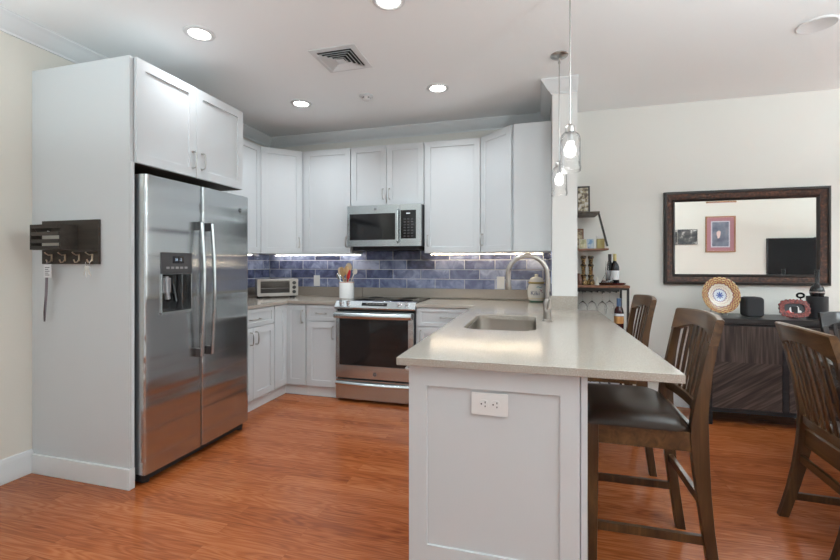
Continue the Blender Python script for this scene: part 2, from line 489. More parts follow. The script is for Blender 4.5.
# ------------------------------------------------------------------ tall panel, refrigerator and cabinet over it
PY = 1.862; PX = -2.196
p = thing('end_panel', (-2.575, PY + .012, 0), 'tall plain white side panel beside the refrigerator, mail rack hung on it', 'cabinet panel')
MB().box(XW + .002, PX, PY, PY + .022, 0, HU).build('panel', M_CAB, p, bevel=.001)
b = MB(); b.loft([[(x, y, z) for (x, y) in ((XW + .017, PY), (XW + .017, PY - .0145), (PX - .0 + .014, PY - .0145), (PX + .014, PY + .022), (PX, PY + .022), (PX, PY))] for z in (0.0, .115)])
b.build('baseboard', M_TRIM, p, bevel=.002)
MB().box(PX, PX + .012, PY + .002, PY + .020, .118, 1.84).build('edge_strip', M_CAB, p)

fc = thing('wall_cabinet', (-2.55, 2.34, 1.84), 'white two-door cabinet above the refrigerator', 'cabinet', 'white wall cabinets')
Y0, Y1 = PY + .024, 2.80
MB().box(XW + .002, PX, Y0, Y1, 1.842, HU - .003).build('body', M_CAB, fc, bevel=.001)
Tf = frameT((PX + .002, 0, 0), (0, 1, 0), (1, 0, 0))
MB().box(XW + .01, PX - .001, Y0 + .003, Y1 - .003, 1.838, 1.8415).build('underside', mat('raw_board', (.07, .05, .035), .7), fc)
ym = 2.327
door(Tf, Y0, ym, 1.838, HU, fc, ym - .034, 1.95, .105)
door(Tf, ym, Y1 - .005, 1.838, HU, fc, ym + .045, 1.955, .105)

FX = -2.122
fr = thing('refrigerator', (-2.5, 2.35, 0), 'stainless side-by-side refrigerator with a water dispenser in its left door', 'refrigerator')
MB().box(-2.93, -2.205, 1.895, 2.785, .03, 1.765).build('body', mat('fridge_side_grey', (.09, .09, .095), .45), fc if False else fr, bevel=.004)
MB().box(-2.24, -2.165, 1.91, 2.775, .018, .062).build('kick_grille', M_BLACKM, fr, bevel=.003)
for yy in (1.93, 2.74):
    MB().box(-2.26, -2.16, yy, yy + .05, 1.766, 1.786).build('hinge_cover', mat('hinge_grey', (.15, .15, .155), .4), fr, bevel=.004)
    MB().lathe([(.022, 0), (.022, .03)], (-2.19, yy + .025, 0), 14).build('foot', M_BLACKM, fr)
def fridge_door(y0, y1, name='door', hole=None):
    # plan section: gently bowed front, rounded vertical edges; optional recess cut for the dispenser
    xs = []; n = 18; yc = (1.9 + 2.79) / 2; hw = .445
    def xf(y): return FX - .007 * ((y - yc) / hw) ** 2
    def sec():
        P = [(-2.20, y0), ]
        r = .014
        P2 = []
        for i in range(n + 1):
            y = y0 + (y1 - y0) * i / n
            e = min(y - y0, y1 - y)
            dx = 0
            if e < r: dx = r - math.sqrt(max(0, r * r - (r - e) ** 2))
            P2.append((xf(y) - dx, y))
        # refine near edges
        ex = []
        for e in (.0, .002, .005, .009):
            dx = r - math.sqrt(max(0, r * r - (r - e) ** 2)); ex.append((xf(y0 + e) - dx, y0 + e))
        ex2 = []
        for e in (.009, .005, .002, 0.0):
            dx = r - math.sqrt(max(0, r * r - (r - e) ** 2)); ex2.append((xf(y1 - e) - dx, y1 - e))
        mid = [q for q in P2 if y0 + r < q[1] < y1 - r]
        return P + ex + mid + ex2 + [(-2.20, y1)]
    s = sec()
    mb = MB()
    if hole is None:
        mb.loft([[(x, y, z) for x, y in s] for z in (.065, 1.775)])
    else:
        ha, hb, hc, hd = hole
        mb.loft([[(x, y, z) for x, y in s] for z in (.065, hc)])
        mb.loft([[(x, y, z) for x, y in s] for z in (hd, 1.775)])
        left = [q for q in s if q[1] <= ha]; right = [q for q in s if q[1] >= hb]
        left = left + [(xf(ha), ha), (-2.20, ha)]
        right = [(-2.20, hb), (xf(hb), hb)] + right
        # the lists start/finish on the back plane
        mb.loft([[(x, y, z) for x, y in left] for z in (hc, hd)])
        mb.loft([[(x, y, z) for x, y in right] for z in (hc, hd)])
        mb.box(-2.204, -2.198, ha, hb, hc, hd)
    return mb.build(name, M_STEEL, fr, smooth=40), xf
HOLE = (2.000, 2.232, .965, 1.335)
d1, xf = fridge_door(1.900, 2.314, hole=HOLE)
d2, xf = fridge_door(2.322, 2.798)
def fhandle(y, parent):
    z0, z1 = .668, 1.533; mb = MB(); secs = []
    n = 16
    for i in range(n + 1):
        t = i / n; z = z0 + (z1 - z0) * t
        o = .040 + .022 * math.sin(PI * t)
        x = xf(y) + o
        secs.append([(x + dx, y + dy, z) for dx, dy in ((-.010, -.011), (.004, -.013), (.011, -.006), (.011, .006), (.004, .013), (-.010, .011))])
    mb.loft(secs)
    h = mb.build('handle', M_STEELH, parent, bevel=0, smooth=50)
    for z in (z0 + .022, z1 - .022):
        MB().box(xf(y) - .002, xf(y) + .046, y - .012, y + .012, z - .028, z + .028).build('handle_mount', mat('mount_grey', (.10, .10, .105), .35, .6), parent, bevel=.004)
fhandle(2.274, d1); fhandle(2.365, d2)
# dispenser
ds = MB().box(-2.196, FX + .002, HOLE[0], HOLE[1], 1.205, HOLE[3]).build('dispenser_panel', mat('dispenser_grey', (.075, .075, .08), .3, .3), d1, bevel=.006)
m = MB(); a, b_, c, d_ = HOLE; e = .008
m.box(-2.155, FX + .004, a, a + e, c, 1.206); m.box(-2.155, FX + .004, b_ - e, b_, c, 1.206); m.box(-2.190, FX + .010, a, b_, c - .004, c + .014)
m.build('dispenser_surround', M_STEELH, d1, bevel=.002)
MB().box(-2.199, -2.196, a + .004, b_ - .004, c + .014, 1.2).build('dispenser_recess', M_BLACK, d1)
MB().box(-2.19, -2.15, 2.04, 2.10, 1.09, 1.18).tube([(-2.16, 2.07, 1.19), (-2.155, 2.07, 1.10), (-2.15, 2.075, 1.05)], .016, 10).build('dispenser_spout', mat('spout_grey', (.30, .30, .31), .3, .4), d1, bevel=.003)
MB().tube([(-2.19, 2.15, 1.14), (-2.165, 2.15, 1.03)], .012, 8).build('dispenser_paddle', M_BLACK, d1)
MB().box(FX + .002, FX + .0035, 2.080, 2.165, 1.268, 1.312).build('display', mat('lcd', (.012, .014, .02), .15), d1, bevel=.0005)
Tface = frameT((FX + .0036, 2.122, 1.29), (0, 1, 0), (1, 0, 0))
text_mesh('38  -2', .022, Tface).build('display_digits', mat('lcd_digits', (.25, .35, .45), .4, emit=(.35, .5, .7), es=.6), d1)
for i in range(5):
    MB().box(FX + .002, FX + .0045, 2.035 + i * .034, 2.057 + i * .034, 1.235, 1.248).build('button', mat('button_grey', (.28, .28, .29), .4), d1, bevel=.001)
def badge(T, r, parent):
    o = MB().lathe([(r, 0), (r, .002), (r * .86, .0026), (r * .84, .0018), (1e-6, .0018)], n=24, T=lambda x, y, z: T(x, y, z)).build('logo_badge', mat('badge_grey', (.16, .16, .17), .3, .9), parent)
    t = text_mesh('GE', r * 1.05, lambda x, y, z: T(x, y, .0022 + z)).build('logo', mat('badge_silver', (.75, .75, .76), .3, .9), parent)
    return o
Tb = frameT((xf(2.70) , 2.695, 1.665), (0, 1, 0), (1, 0, 0))
badge(lambda x, y, z: Tb(x, y, z), .017, d2)

# ------------------------------------------------------------------ wall cabinets
def ucab(label, loc, boxes, M=None):
    o = thing('wall_cabinet', loc, label, 'cabinet', 'white wall cabinets')
    mb = MB()
    for q in boxes: mb.box(*q)
    mb.build('body', M_CAB, o, bevel=.001)
    return o
UX = XW + .305; UY = YB - .305
YL = YB - .61; XL = XW + .61
c = ucab('white wall cabinet on the left wall, between refrigerator and diagonal corner cabinet', (XW + .16, 3.22, LW), [(XW + .002, UX, 2.803, YL - .001, LW, HU - .002)])
Tl = frameT((UX + .001, 0, 0), (0, 1, 0), (1, 0, 0))
ymid = 3.225
door(Tl, 2.808, ymid, LW, HU, c, ymid - .035, 1.49, .1)
door(Tl, ymid, YL - .002, LW, HU, c, ymid + .035, 1.49, .1)
# diagonal corner, left
def diag(label, pts, A, B, hside, side_label=None):
    o = thing('wall_cabinet', ((A[0] + B[0]) / 2, (A[1] + B[1]) / 2 + .1, LW), label, 'cabinet', 'white wall cabinets')
    MB().prism(pts, LW, HU - .002).build('body', M_CAB, o, bevel=.001)
    A, B = Vector(A), Vector(B); U = (B - A); L = U.length; U = U.normalized(); N = Vector((U.y, -U.x))
    T = frameT((A.x + N.x * .001, A.y + N.y * .001, 0), (U.x, U.y, 0), (N.x, N.y, 0))
    hu = L - .045 if hside > 0 else .045
    door(T, .012, L - .012, LW, HU, o, hu, 1.49, .1)
    return o
diag('white diagonal corner wall cabinet above the toaster oven', [(XW + .002, YL), (UX, YL), (XL, UY), (XL, YB - .002), (XW + .002, YB - .002)], (UX, YL), (XL, UY), 1)
X1, X2, X3 = -1.792, -1.030, -.485
Tb = frameT((0, UY - .001, 0), (1, 0, 0), (0, -1, 0))
c = ucab('white single-door wall cabinet left of the microwave', ((XL + X1) / 2, UY + .15, LW), [(XL + .001, X1 - .001, UY, YB - .002, LW, HU - .002)])
door(Tb, XL + .028, X1 - .004, LW, HU, c, X1 - .045, 1.49, .1)
MB().box(XL + .001, XL + .026, UY - .012, UY, LW, HU - .002).build('filler', M_CAB, c, bevel=.001)
MWT = 1.838
c = ucab('short white two-door wall cabinet directly over the microwave', ((X1 + X2) / 2, UY + .15, MWT), [(X1 + .001, X2 - .001, UY, YB - .002, MWT, HU - .002)])
xm = (X1 + X2) / 2
door(Tb, X1 + .003, xm, MWT, HU, c, xm - .033, 1.955, .1)
door(Tb, xm, X2 - .003, MWT, HU, c, xm + .033, 1.955, .1)
c = ucab('white single-door wall cabinet right of the microwave', ((X2 + X3) / 2, UY + .15, LW), [(X2 + .001, X3 - .001, UY, YB - .002, LW, HU - .002)])
door(Tb, X2 + .004, X3 - .006, LW, HU, c, X2 + .04, 1.49, .1)
RX = SX0 - .305
c = diag('white diagonal corner wall cabinet with a plain side, beside the partition wall', [(X3 + .001, YB - .002), (X3 + .001, UY), (RX, YL), (SX0 - .003, YL), (SX0 - .003, YB - .002)], (X3 + .003, UY), (RX, YL), -1)
MB().box(RX + .004, SX0 - .003, YL - .02, YL - .0005, LW - .0, HU - .002).build('side_panel', M_CAB, c, bevel=.001)
# light valance + LED strips under the cabinets
def strip(name_label, x0, x1, y0, y1, warm=False):
    o = thing('light_strip', ((x0 + x1) / 2, (y0 + y1) / 2, LW - .014), name_label, 'light')
    MB().box(x0, x1, y0, y1, LW - .006, LW - .001).build('channel', M_PLASTIC, o)
    n = MB(); L = max(x1 - x0, y1 - y0)
    n.box(x0 + .004, x1 - .004, y0 + .003, y1 - .003, LW - .010, LW - .006)
    n.build('diffuser', mat('led_warm', (1, 1, 1), .5, emit=(1, .80, .54), es=LED_STRENGTH * 2) if warm else mat('led_light', (1, 1, 1), .5, emit=(1, .95, .88), es=LED_STRENGTH), o)
strip('thin lit strip under the cabinets left of the microwave', XW + .12, X1 - .004, YB - .075, YB - .060)
strip('thin lit strip under the cabinets right of the microwave', X2 + .004, SX0 - .06, YB - .075, YB - .060, True)
strip('thin lit strip under the left wall cabinet', XW + .060, XW + .075, 2.85, YL + .2)

# ------------------------------------------------------------------ microwave
mw = thing('microwave', (xm, 4.05, 1.432), 'stainless over-the-range microwave with a dark glass door', 'microwave')
MY = YB - .40; mz0, mz1 = 1.437, MWT - .004
mx0, mx1 = X1 + .006, X2 - .002
MB().box(mx0, mx1, MY, YB - .012, mz0 + .004, mz1 ).build('body', M_BLACKM, mw, bevel=.003)
Tm = frameT((mx0, MY - .001, mz0), (1, 0, 0), (0, -1, 0))
W = mx1 - mx0; HH = mz1 - mz0
hx = .535; px_ = .56
fd = MB().prism(rrect(.004, hx + .012, .0, HH, .004, 3), 0, .028, Tm, holes=[list(reversed(rrect(.030, .500, .062, .316, .004, 3)))]).build('door', M_STEELH, mw, bevel=.002)
MB().box(.028, .502, .060, .318, .006, .024, Tm).build('window', M_BLACK, fd)
MB().tube([Tm(.530, .035, .028), Tm(.530, .045, .052), Tm(.530, .19, .057), Tm(.530, .335, .052), Tm(.530, .345, .028)], .011, 10).build('handle', M_STEELH, fd)
cp = MB().prism(rrect(hx + .014, W, 0, HH, .004, 3), 0, .028, Tm).build('control_panel', M_STEELH, mw, bevel=.002)
MB().box(.556, .706, .070, .340, .026, .030, Tm).build('keypad', M_BLACK, cp, bevel=.001)
MB().box(.612, .648, .304, .314, .0300, .0306, Tm).build('clock', mat('clock_lit', (.1, .1, .1), .4, emit=(.9, .95, 1), es=.7), cp)
kb = MB()
for r in range(7):
    for q in range(3): kb.box(.586 + q * .036, .606 + q * .036, .088 + r * .027, .099 + r * .027, .0300, .0305, Tm)
kb.build('keys', mat('key_grey', (.06, .06, .062), .4), cp)
badge(lambda x, y, z: Tm(.30 + x, .358 + y, .028 + z), .012, fd)
MB().box(mx0 + .03, mx1 - .03, MY + .05, YB - .03, mz0 - .034, mz0 + .003).build('vent_base', M_BLACKM, mw, bevel=.002)

# ------------------------------------------------------------------ range
BY = YB - .61
rx0, rx1 = X1 + .004, X2 - .004
rg = thing('range', (xm, 3.93, 0), 'stainless slide-in electric range with black glass cooktop', 'range')
RF = BY - .04
MB().box(rx0, rx1, BY - .01, YB - .03, .03, .905).build('body', mat('range_side', (.05, .05, .055), .5), rg, bevel=.002)
MB().box(rx0 + .002, rx1 - .002, BY + .035, YB - .035, .906, .921).build('cooktop', M_BLACK, rg, bevel=.003)
bm_ = MB()
for (u, v, r) in ((.19, .17, .10), (.56, .16, .115), (.2, .43, .085), (.56, .43, .085), (.38, .3, .06)):
    bm_.lathe([(r, 0), (r, .0004), (r - .004, .0004), (r - .004, 0)], (rx0 + u, BY + .035 + v, .9211), 40)
bm_.build('burner_rings', mat('burner_ring', (.10, .10, .105), .3), rg)
Ts = lambda u, v, w: (rx0 + u, v, w)
cpn = MB().loft([[(x, y, z) for y, z in ((BY + .034, .928), (BY + .034, .90), (BY - .03, .852), (BY - .062, .852), (BY - .064, .868), (BY - .058, .876), (BY - .022, .924))] for x in (rx0 - .012, rx1 + .012)]).build('control_panel', M_STEELH, rg, bevel=.002)
# sloped control face coordinates
A_ = Vector((0, BY - .022, .924)); B_ = Vector((0, BY - .058, .876)); dd = (B_ - A_); LL = dd.length; dd.normalize(); nn = Vector((0, dd.z, -dd.y)); nn = nn if nn.z > 0 else -nn
def Tc(u, v, w): q = A_ + dd * v + nn * w; return (rx0 + u, q.y, q.z)
for u in (.055, .125, .615, .69):
    k = MB().lathe([(.023, 0), (.023, .004), (.018, .006), (.017, .028), (.014, .031), (1e-6, .031)], n=20, T=lambda x, y, z, u=u: Tc(u + x, LL * .52 + y, z)).build('knob', M_CHROME, rg)
MB().box(.255, .50, LL * .25, LL * .80, .0, .0015, Tc).build('touch_panel', M_BLACK, rg, bevel=.0005)
tp = MB()
for i in range(6): tp.box(.30 + i * .03, .315 + i * .03, LL * .42, LL * .5, .0015, .002, Tc)
tp.build('touch_marks', M_NICKEL, rg)
MB().box(rx0 + .004, rx1 - .004, BY - .030, BY - .005, .830, .8515).build('vent_gap', M_DARKGAP, rg)
To = frameT((rx0, RF + .01, 0), (1, 0, 0), (0, -1, 0)); RW = rx1 - rx0
od = MB().prism(rrect(.003, RW - .003, .222, .832, .006, 3), 0, .032, To, holes=[list(reversed(rrect(.040, RW - .050, .338, .775, .008, 3)))]).build('oven_door', M_STEELH, rg, bevel=.002)
MB().box(.038, RW - .048, .336, .777, .006, .029, To).build('window', M_BLACK, od)
def hbar(z, sag, parent, y=.075, u0=.008, u1=None, hgt=.017):
    u1 = u1 or RW - .008; secs = []
    for i in range(17):
        t = i / 16; u = u0 + (u1 - u0) * t
        zz = z + sag * (4 * (t - .5) ** 2 - 1); ww = y + .012 * (1 - (2 * t - 1) ** 2)
        secs.append([To(u, zz + a, ww + b) for a, b in ((-hgt, 0), (-hgt * .7, .012), (0, .017), (hgt * .7, .012), (hgt, 0), (0, -.006))])
    h = MB().loft(secs).build('handle', M_STEELH, parent, smooth=50)
    for u in (u0 + .02, u1 - .02): MB().box(u - .012, u + .012, z - .012, z + .012, .030, y + .006, To).build('handle_mount', M_STEELH, parent, bevel=.003)
hbar(.800, .003, od, hgt=.027)
badge(lambda x, y, z: To(RW / 2 + .012 + x, .268 + y, .032 + z), .017, od)
dr = MB().prism(rrect(.003, RW - .003, .028, .205, .006, 3), 0, .030, To).build('drawer', M_STEELH, rg, bevel=.002)
hbar(.172, .004, dr, y=.040, hgt=.019)
MB().box(rx0 + .01, rx1 - .01, BY + .03, BY + .06, .0, .03).build('kick', M_BLACKM, rg)

# ------------------------------------------------------------------ base cabinets
TK = .10; BT = .884
def bcab(label, loc, body, toe):
    o = thing('base_cabinet', loc, label, 'cabinet', 'white base cabinets')
    MB().prism(body, TK, BT - .001).build('body', M_CAB, o, bevel=.001)
    MB().prism(toe, 0, TK).build('toe_kick', M_TRIM, o, bevel=.001)
    return o
bx = XW + .61
rect = lambda x0, x1, y0, y1: [(x0, y0), (x1, y0), (x1, y1), (x0, y1)]
LB0, LB1 = 2.803, 3.425
c = bcab('white base cabinet with one drawer and two doors next to the refrigerator', (XW + .3, (LB0 + LB1) / 2, 0), rect(XW + .002, bx, LB0, LB1 - .001), rect(XW + .002, bx - .02, LB0, LB1 - .001))
Tl = frameT((bx + .001, 0, 0), (0, 1, 0), (1, 0, 0))
dz = .725
door(Tl, LB0 + .003, LB1 - .004, dz + .002, BT - .004, c, 3.135, .79, .13, 'drawer', False, .035)
ymid = (LB0 + LB1) / 2 - .0
door(Tl, LB0 + .003, ymid, TK + .004, dz - .003, c, ymid - .035, .63, .105)
door(Tl, ymid, LB1 - .004, TK + .004, dz - .003, c, ymid + .035, .63, .105)
CX1 = -2.118
c = bcab('white L-shaped corner base cabinet with a folding door', (XW + .4, YB - .4, 0),
         [(XW + .002, LB1), (bx, LB1), (bx, BY), (CX1 - .001, BY), (CX1 - .001, YB - .002), (XW + .002, YB - .002)],
         [(XW + .002, LB1), (bx - .02, LB1), (bx - .02, BY + .02), (CX1 - .001, BY + .02), (CX1 - .001, YB - .002), (XW + .002, YB - .002)])
Tk = frameT((0, BY - .001, 0), (1, 0, 0), (0, -1, 0))
door(Tl, LB1 + .003, BY - .024, TK + .004, BT - .004, c)
door(Tk, bx + .003 , CX1 - .004, TK + .004, BT - .004, c, CX1 - .035, .765, .115)
c = bcab('narrow white base cabinet with drawer and door, left of the range', ((CX1 + X1) / 2, YB - .3, 0), rect(CX1, X1 - .001, BY, YB - .002), rect(CX1, X1 - .001, BY + .02, YB - .002))
door(Tk, CX1 + .003, X1 - .004, dz + .002, BT - .004, c, (CX1 + X1) / 2, .80, .10, 'drawer', False, .035)
door(Tk, CX1 + .003, X1 - .004, TK + .004, dz - .003, c, X1 - .04, .62, .115)
PXL = -.448   # kitchen face of the peninsula body
c = bcab('white drawer-and-door base cabinet right of the range', ((X2 + PXL) / 2, YB - .3, 0), rect(X2 + .001, PXL - .03, BY, YB - .002), rect(X2 + .001, PXL - .03, BY + .02, YB - .002))
door(Tk, X2 + .016, PXL - .034, dz - .012, BT - .004, c, (X2 + PXL) / 2 , .80, .12, 'drawer', False, .035)
door(Tk, X2 + .016, PXL - .034, TK + .004, dz - .016, c, X2 + .05, .62, .115)
# peninsula
EY = 1.54
pn = thing('peninsula_cabinet', (-.15, 2.6, 0), 'white panelled peninsula base under the long quartz worktop', 'cabinet')
MB().prism(rect(PXL, .152, EY + .012, SY - .002) , TK - .0, BT - .001, holes=[]).build('body', M_CAB, pn) if False else None
b = MB(); b.box(PXL, PXL + .02, EY + .012, SY, TK, BT - .001); b.box(.132, .152, EY + .012, SY - .002, 0, BT - .001); b.box(PXL + .02, .132, EY + .012, SY - .002, TK, TK + .02)
b.box(PXL + .02, .132, 2.16, 2.18, TK + .02, BT - .001); b.box(PXL + .02, .132, 3.08, 3.10, TK + .02, BT - .001); b.box(PXL + .02, .132, SY - .022, SY - .002, TK + .02, BT - .001)
b.build('body', M_CAB, pn)
MB().box(PXL + .07, .13, EY + .014, SY - .002, 0, TK).build('toe_kick', M_TRIM, pn)
Te = frameT((0, EY + .010, 0), (1, 0, 0), (0, -1, 0))
def endpanel(u0, u1, v0, v1, a, b, c, d):
    m = MB(); O = [(u0, v0), (u1, v0), (u1, v1), (u0, v1)]; I = [(a, c), (b, c), (b, d), (a, d)]
    th, rec = .012, .008
    vs = [Te(*p_, 0) for p_ in O] + [Te(*p_, th) for p_ in O] + [Te(*p_, th) for p_ in I] + [Te(*p_, th - rec) for p_ in I]
    fs = [(3, 2, 1, 0), (12, 13, 14, 15)]
    for i in range(4):
        j = (i + 1) % 4
        fs += [(i, j, 4 + j, 4 + i), (4 + i, 4 + j, 8 + j, 8 + i), (8 + i, 8 + j, 12 + j, 12 + i)]
    return m.add(vs, fs)
endpanel(-.462, .146, .0, BT - .002, -.392, .082, .212, .807).build('end_panel', M_CAB, pn, bevel=.0012, seg=1)
MB().box(.1495, .171, EY - .000, SY - .002, 0, BT - .002).build('back_panel', M_CAB, pn, bevel=.001)
MB().loft([[(x0, y0, z) for x0, y0 in ((-.474 + t, EY - .012 + t), (.185 - t, EY - .012 + t), (.185 - t, EY - .003), (-.474 + t, EY - .003))] for z, t in ((0, 0), (.10, 0), (.125, .008))]).build('base_moulding', M_TRIM, pn, bevel=.001)
Tp = frameT((PXL - .001, 0, 0), (0, -1, 0), (-1, 0, 0))
for y0, y1 in ((1.56, 2.16), (2.165, 2.63), (2.635, 3.10)):
    door(Tp, -y1, -y0, TK + .004, BT - .006, pn, -(y0 + .11), .845, .115, vert=False)
# duplex outlet on the end panel
def plate(T, w, h, kind, label, cat='outlet'):
    o = thing('wall_outlet' if kind == 'outlet' else 'light_switch', T(0, 0, 0), label, cat)
    pl = MB().prism(rrect(-w / 2, w / 2, -h / 2, h / 2, .004, 3), 0.0005, .0055, T).build('plate', M_PLASTIC if kind == 'outlet' else mat('switch_white', (.86, .86, .85), .35), o, bevel=.0015)
    return o
To2 = frameT((-.159, EY + .0025, .757), (1, 0, 0), (0, -1, 0))
o = plate(To2, .130, .080, 'outlet', 'white double electrical outlet on the peninsula end panel')
for s in (-1, 1):
    k = MB().prism(rrect(s * .021 - .0165, s * .021 + .0165, -.0165, .0165, .012, 5), .0055, .0075, To2).build('socket', mat('socket_white', (.74, .74, .73), .3), o, bevel=.0006)
    hm = MB(); hm.box(s * .021 - .002 + .006, s * .021 + .006 + .001, .004, .011, .0075, .0079, To2); hm.box(s * .021 + .004, s * .021 + .007, -.010, -.004, .0075, .0079, To2)
    hm.lathe([(.0028, 0), (.0028, .0004)], n=10, T=lambda x, y, z, s=s: To2(s * .021 - .008 + x, y + .001, .0075 + z))
    hm.build('slot', M_DARKGAP, k)
Tw = frameT((-2.343, YB - .0097, 1.083), (1, 0, 0), (0, -1, 0))
o = plate(Tw, .075, .120, 'switch', 'white rocker plate on the blue tiles between toaster oven and utensil crock', 'switch')
MB().box(-.017, .017, -.033, .033, .0055, .0085, Tw).build('rocker', mat('rocker', (.86, .86, .85), .3), o, bevel=.001)
Tw = frameT((-.330, YB - .0097, 1.083), (1, 0, 0), (0, -1, 0))
o = plate(Tw, .075, .120, 'switch', 'white rocker plate on the blue tiles left of the cookie jar', 'switch')
MB().box(-.017, .017, -.033, .033, .0055, .0085, Tw).build('rocker', mat('rocker', (.86, .86, .85), .3), o, bevel=.001)
Tw = frameT((SX0 - .0097, 3.76, 1.095), (0, -1, 0), (-1, 0, 0))
o = plate(Tw, .115, .120, 'switch', 'white switch plate on the partition wall, seen edge-on behind the faucet', 'switch')
MB().box(-.042, -.010, -.033, .033, .0055, .0085, Tw).box(.010, .042, -.033, .033, .0055, .0085, Tw).build('rocker', mat('rocker', (.86, .86, .85), .3), o, bevel=.001)

# ------------------------------------------------------------------ worktops
ct = thing('worktop', (-2.4, 3.6, BT), 'greige quartz L-shaped worktop left of the range, toaster oven on it', 'worktop')
CYF = YB - .645; CXF = XW + .645
MB().prism([(XW + .002, 2.803), (CXF, 2.803), (CXF, CYF), (X1 - .001, CYF), (X1 - .001, YB - .002), (XW + .002, YB - .002)], BT, .914).build('slab', M_QUARTZ, ct, bevel=.003)
MB().box(XW + .002, XW + .022, 2.803, YB - .002, .9145, SPL).box(XW + .022, X1 - .001, YB - .022, YB - .002, .9145, SPL).build('splash_strip', M_QUARTZ, ct, bevel=.001)
ct = thing('worktop', (-.1, 2.6, BT), 'greige quartz peninsula worktop with an undermount sink cut-out', 'worktop')
sink = rrect(-.385, .004, 2.275, 2.960, .09, 8)
MB().prism([(-.503, 1.508), (.457, 1.508), (.457, SY - .022), (SX1, SY - .022), (SX1, SY - .001), (SX0 - .001, SY - .001), (SX0 - .001, YB - .002), (X2 + .001, YB - .002), (X2 + .001, CYF), (-.503, CYF)], BT, .914, holes=[list(reversed(sink))]).build('slab', M_QUARTZ, ct, bevel=.0035)
MB().box(X1 - .0, SX0 - .022, YB - .022, YB - .002, .922, SPL).box(SX0 - .021, SX0 - .001, SY - .001, YB - .002, .9145, SPL).box(SX0 - .021, SX1, SY - .021, SY - .001, .9145, SPL).build('splash_strip', M_QUARTZ, ct, bevel=.001)

# sink
sk = thing('sink', (-.18, 2.63, .70), 'stainless undermount sink in the peninsula worktop', 'sink')
mb = MB(); ov = rrect(-.391, .010, 2.269, 2.966, .095, 8); secs = []
for z, ins in ((BT - .001, -.012), (BT - .001, 0), (BT - .01, .001), (.72, .008), (.705, .018), (.70, .04)):
    secs.append([(max(min(x, .010 - ins) , -.374 + ins) if False else (-.190 + (x + .190) * (1 - ins / .20)), 2.6175 + (y - 2.6175) * (1 - ins / .348), z) for x, y in ov])
n = len(ov); vs = [p_ for s_ in secs for p_ in s_]; fs = []
for i in range(len(secs) - 1):
    for k in range(n):
        j = (k + 1) % n; fs.append((i * n + k, i * n + j, (i + 1) * n + j, (i + 1) * n + k))
fs.append(tuple((len(secs) - 1) * n + k for k in range(n)))
mb.add(vs, fs)
bo = mb.build('basin', M_SINK, sk, smooth=40)
MB().lathe([(.045, 0), (.045, .003), (.038, .004), (.034, .001), (1e-6, .001)], (-.182, 2.635, .7005), 28).build('drain', M_CHROME, sk)
# faucet
fa = thing('faucet', (.07, 2.72, .914), 'brushed nickel gooseneck kitchen faucet behind the sink', 'faucet')
fx, fy = .070, 2.72
MB().lathe([(.030, 0), (.030, .006), (.024, .012), (.0235, .05), (.0235, .115), (.020, .125), (.016, .135)], (fx, fy, .9145), 24).build('base', M_FAUCET, fa)
pts = [(fx, fy, 1.04), (fx + .001, fy, 1.12)]; cxn = fx - .118; rr = .119; zc = 1.197
for i in range(0, 17):
    a = PI * (i / 16) * 1.04; pts.append((cxn + rr * math.cos(a), fy, zc + rr * math.sin(a)))
MB().tube(pts, .0145, 14).build('neck', M_FAUCET, fa)
e = Vector(pts[-1]); dv = (Vector(pts[-1]) - Vector(pts[-2])).normalized()
MB().tube([e, e + dv * .02, e + dv * .022, e + dv * .075, e + dv * .08], [.0150, .0155, .0175, .0205, .018], 16).build('spray_head', M_FAUCET, fa)
MB().tube([(fx + .0, fy - .018, .985), (fx + .001, fy - .040, .988)], .016, 14).tube([(fx, fy - .032, .988), (fx + .004, fy - .048, 1.01), (fx + .012, fy - .066, 1.055)], [.008, .0075, .006], 10).build('lever', M_FAUCET, fa)

# ------------------------------------------------------------------ toaster oven (turned 45 degrees in the corner)
def Tt(u, v, w, O=Vector((-2.60, 3.89, .915)), r=math.radians(43)):
    # u to the right along the front, v up, w forward
    U = Vector((math.cos(r), math.sin(r), 0)); N = Vector((math.sin(r), -math.cos(r), 0))
    return tuple(O + U * u + Vector((0, 0, v)) + N * w)
to = thing('toaster_oven', (-2.66, 3.95, .915), 'compact stainless toaster oven set diagonally in the worktop corner', 'toaster oven')
m_ts = mat('toaster_steel', (.50, .48, .45), .28, .9)
MB().box(-.205, .205, .02, .195, -.21, 0, Tt).build('body', mat('toaster_body', (.32, .30, .28), .35, .8), to, bevel=.008)
MB().prism(rrect(-.205, .205, .018, .197, .010, 3), 0, .014, Tt, holes=[list(reversed(rrect(-.175, .118, .05, .172, .006, 3)))]).build('front', m_ts, to, bevel=.002)
dg = MB().box(-.175, .118, .05, .172, .002, .006, Tt).build('door', M_GLASS, to)
MB().box(-.185, .13, .045, .178, -.001, .001, Tt).build('cavity', mat('toaster_dark', (.07, .065, .06), .35, .3), to)
rk = MB()
for i in range(14): rk.tube([Tt(-.165 + i * .021, .10, .0015), Tt(-.165 + i * .021, .106, .0017)], .0012, 5)
rk.box(-.17, .112, .098, .101, .0012, .003, Tt); rk.build('rack', M_CHROME, to)
MB().tube([Tt(-.16, .184, .014), Tt(-.16, .184, .036), Tt(.10, .184, .036), Tt(.10, .184, .014)], .006, 8).build('handle', m_ts, to)
for v in (.155, .107, .060):
    MB().lathe([(.019, 0), (.018, .012), (.015, .015), (1e-6, .015)], n=18, T=lambda x, y, z, v=v: Tt(.163 + x, v + y, .014 + z)).build('knob', mat('toaster_knob', (.05, .05, .05), .35), to)
for u in (-.17, .17):
    for w in (-.18, -.02): MB().lathe([(.016, 0), (.016, .022)], Tt(u, -.0005, w), 12).build('foot', M_BLACKM, to)

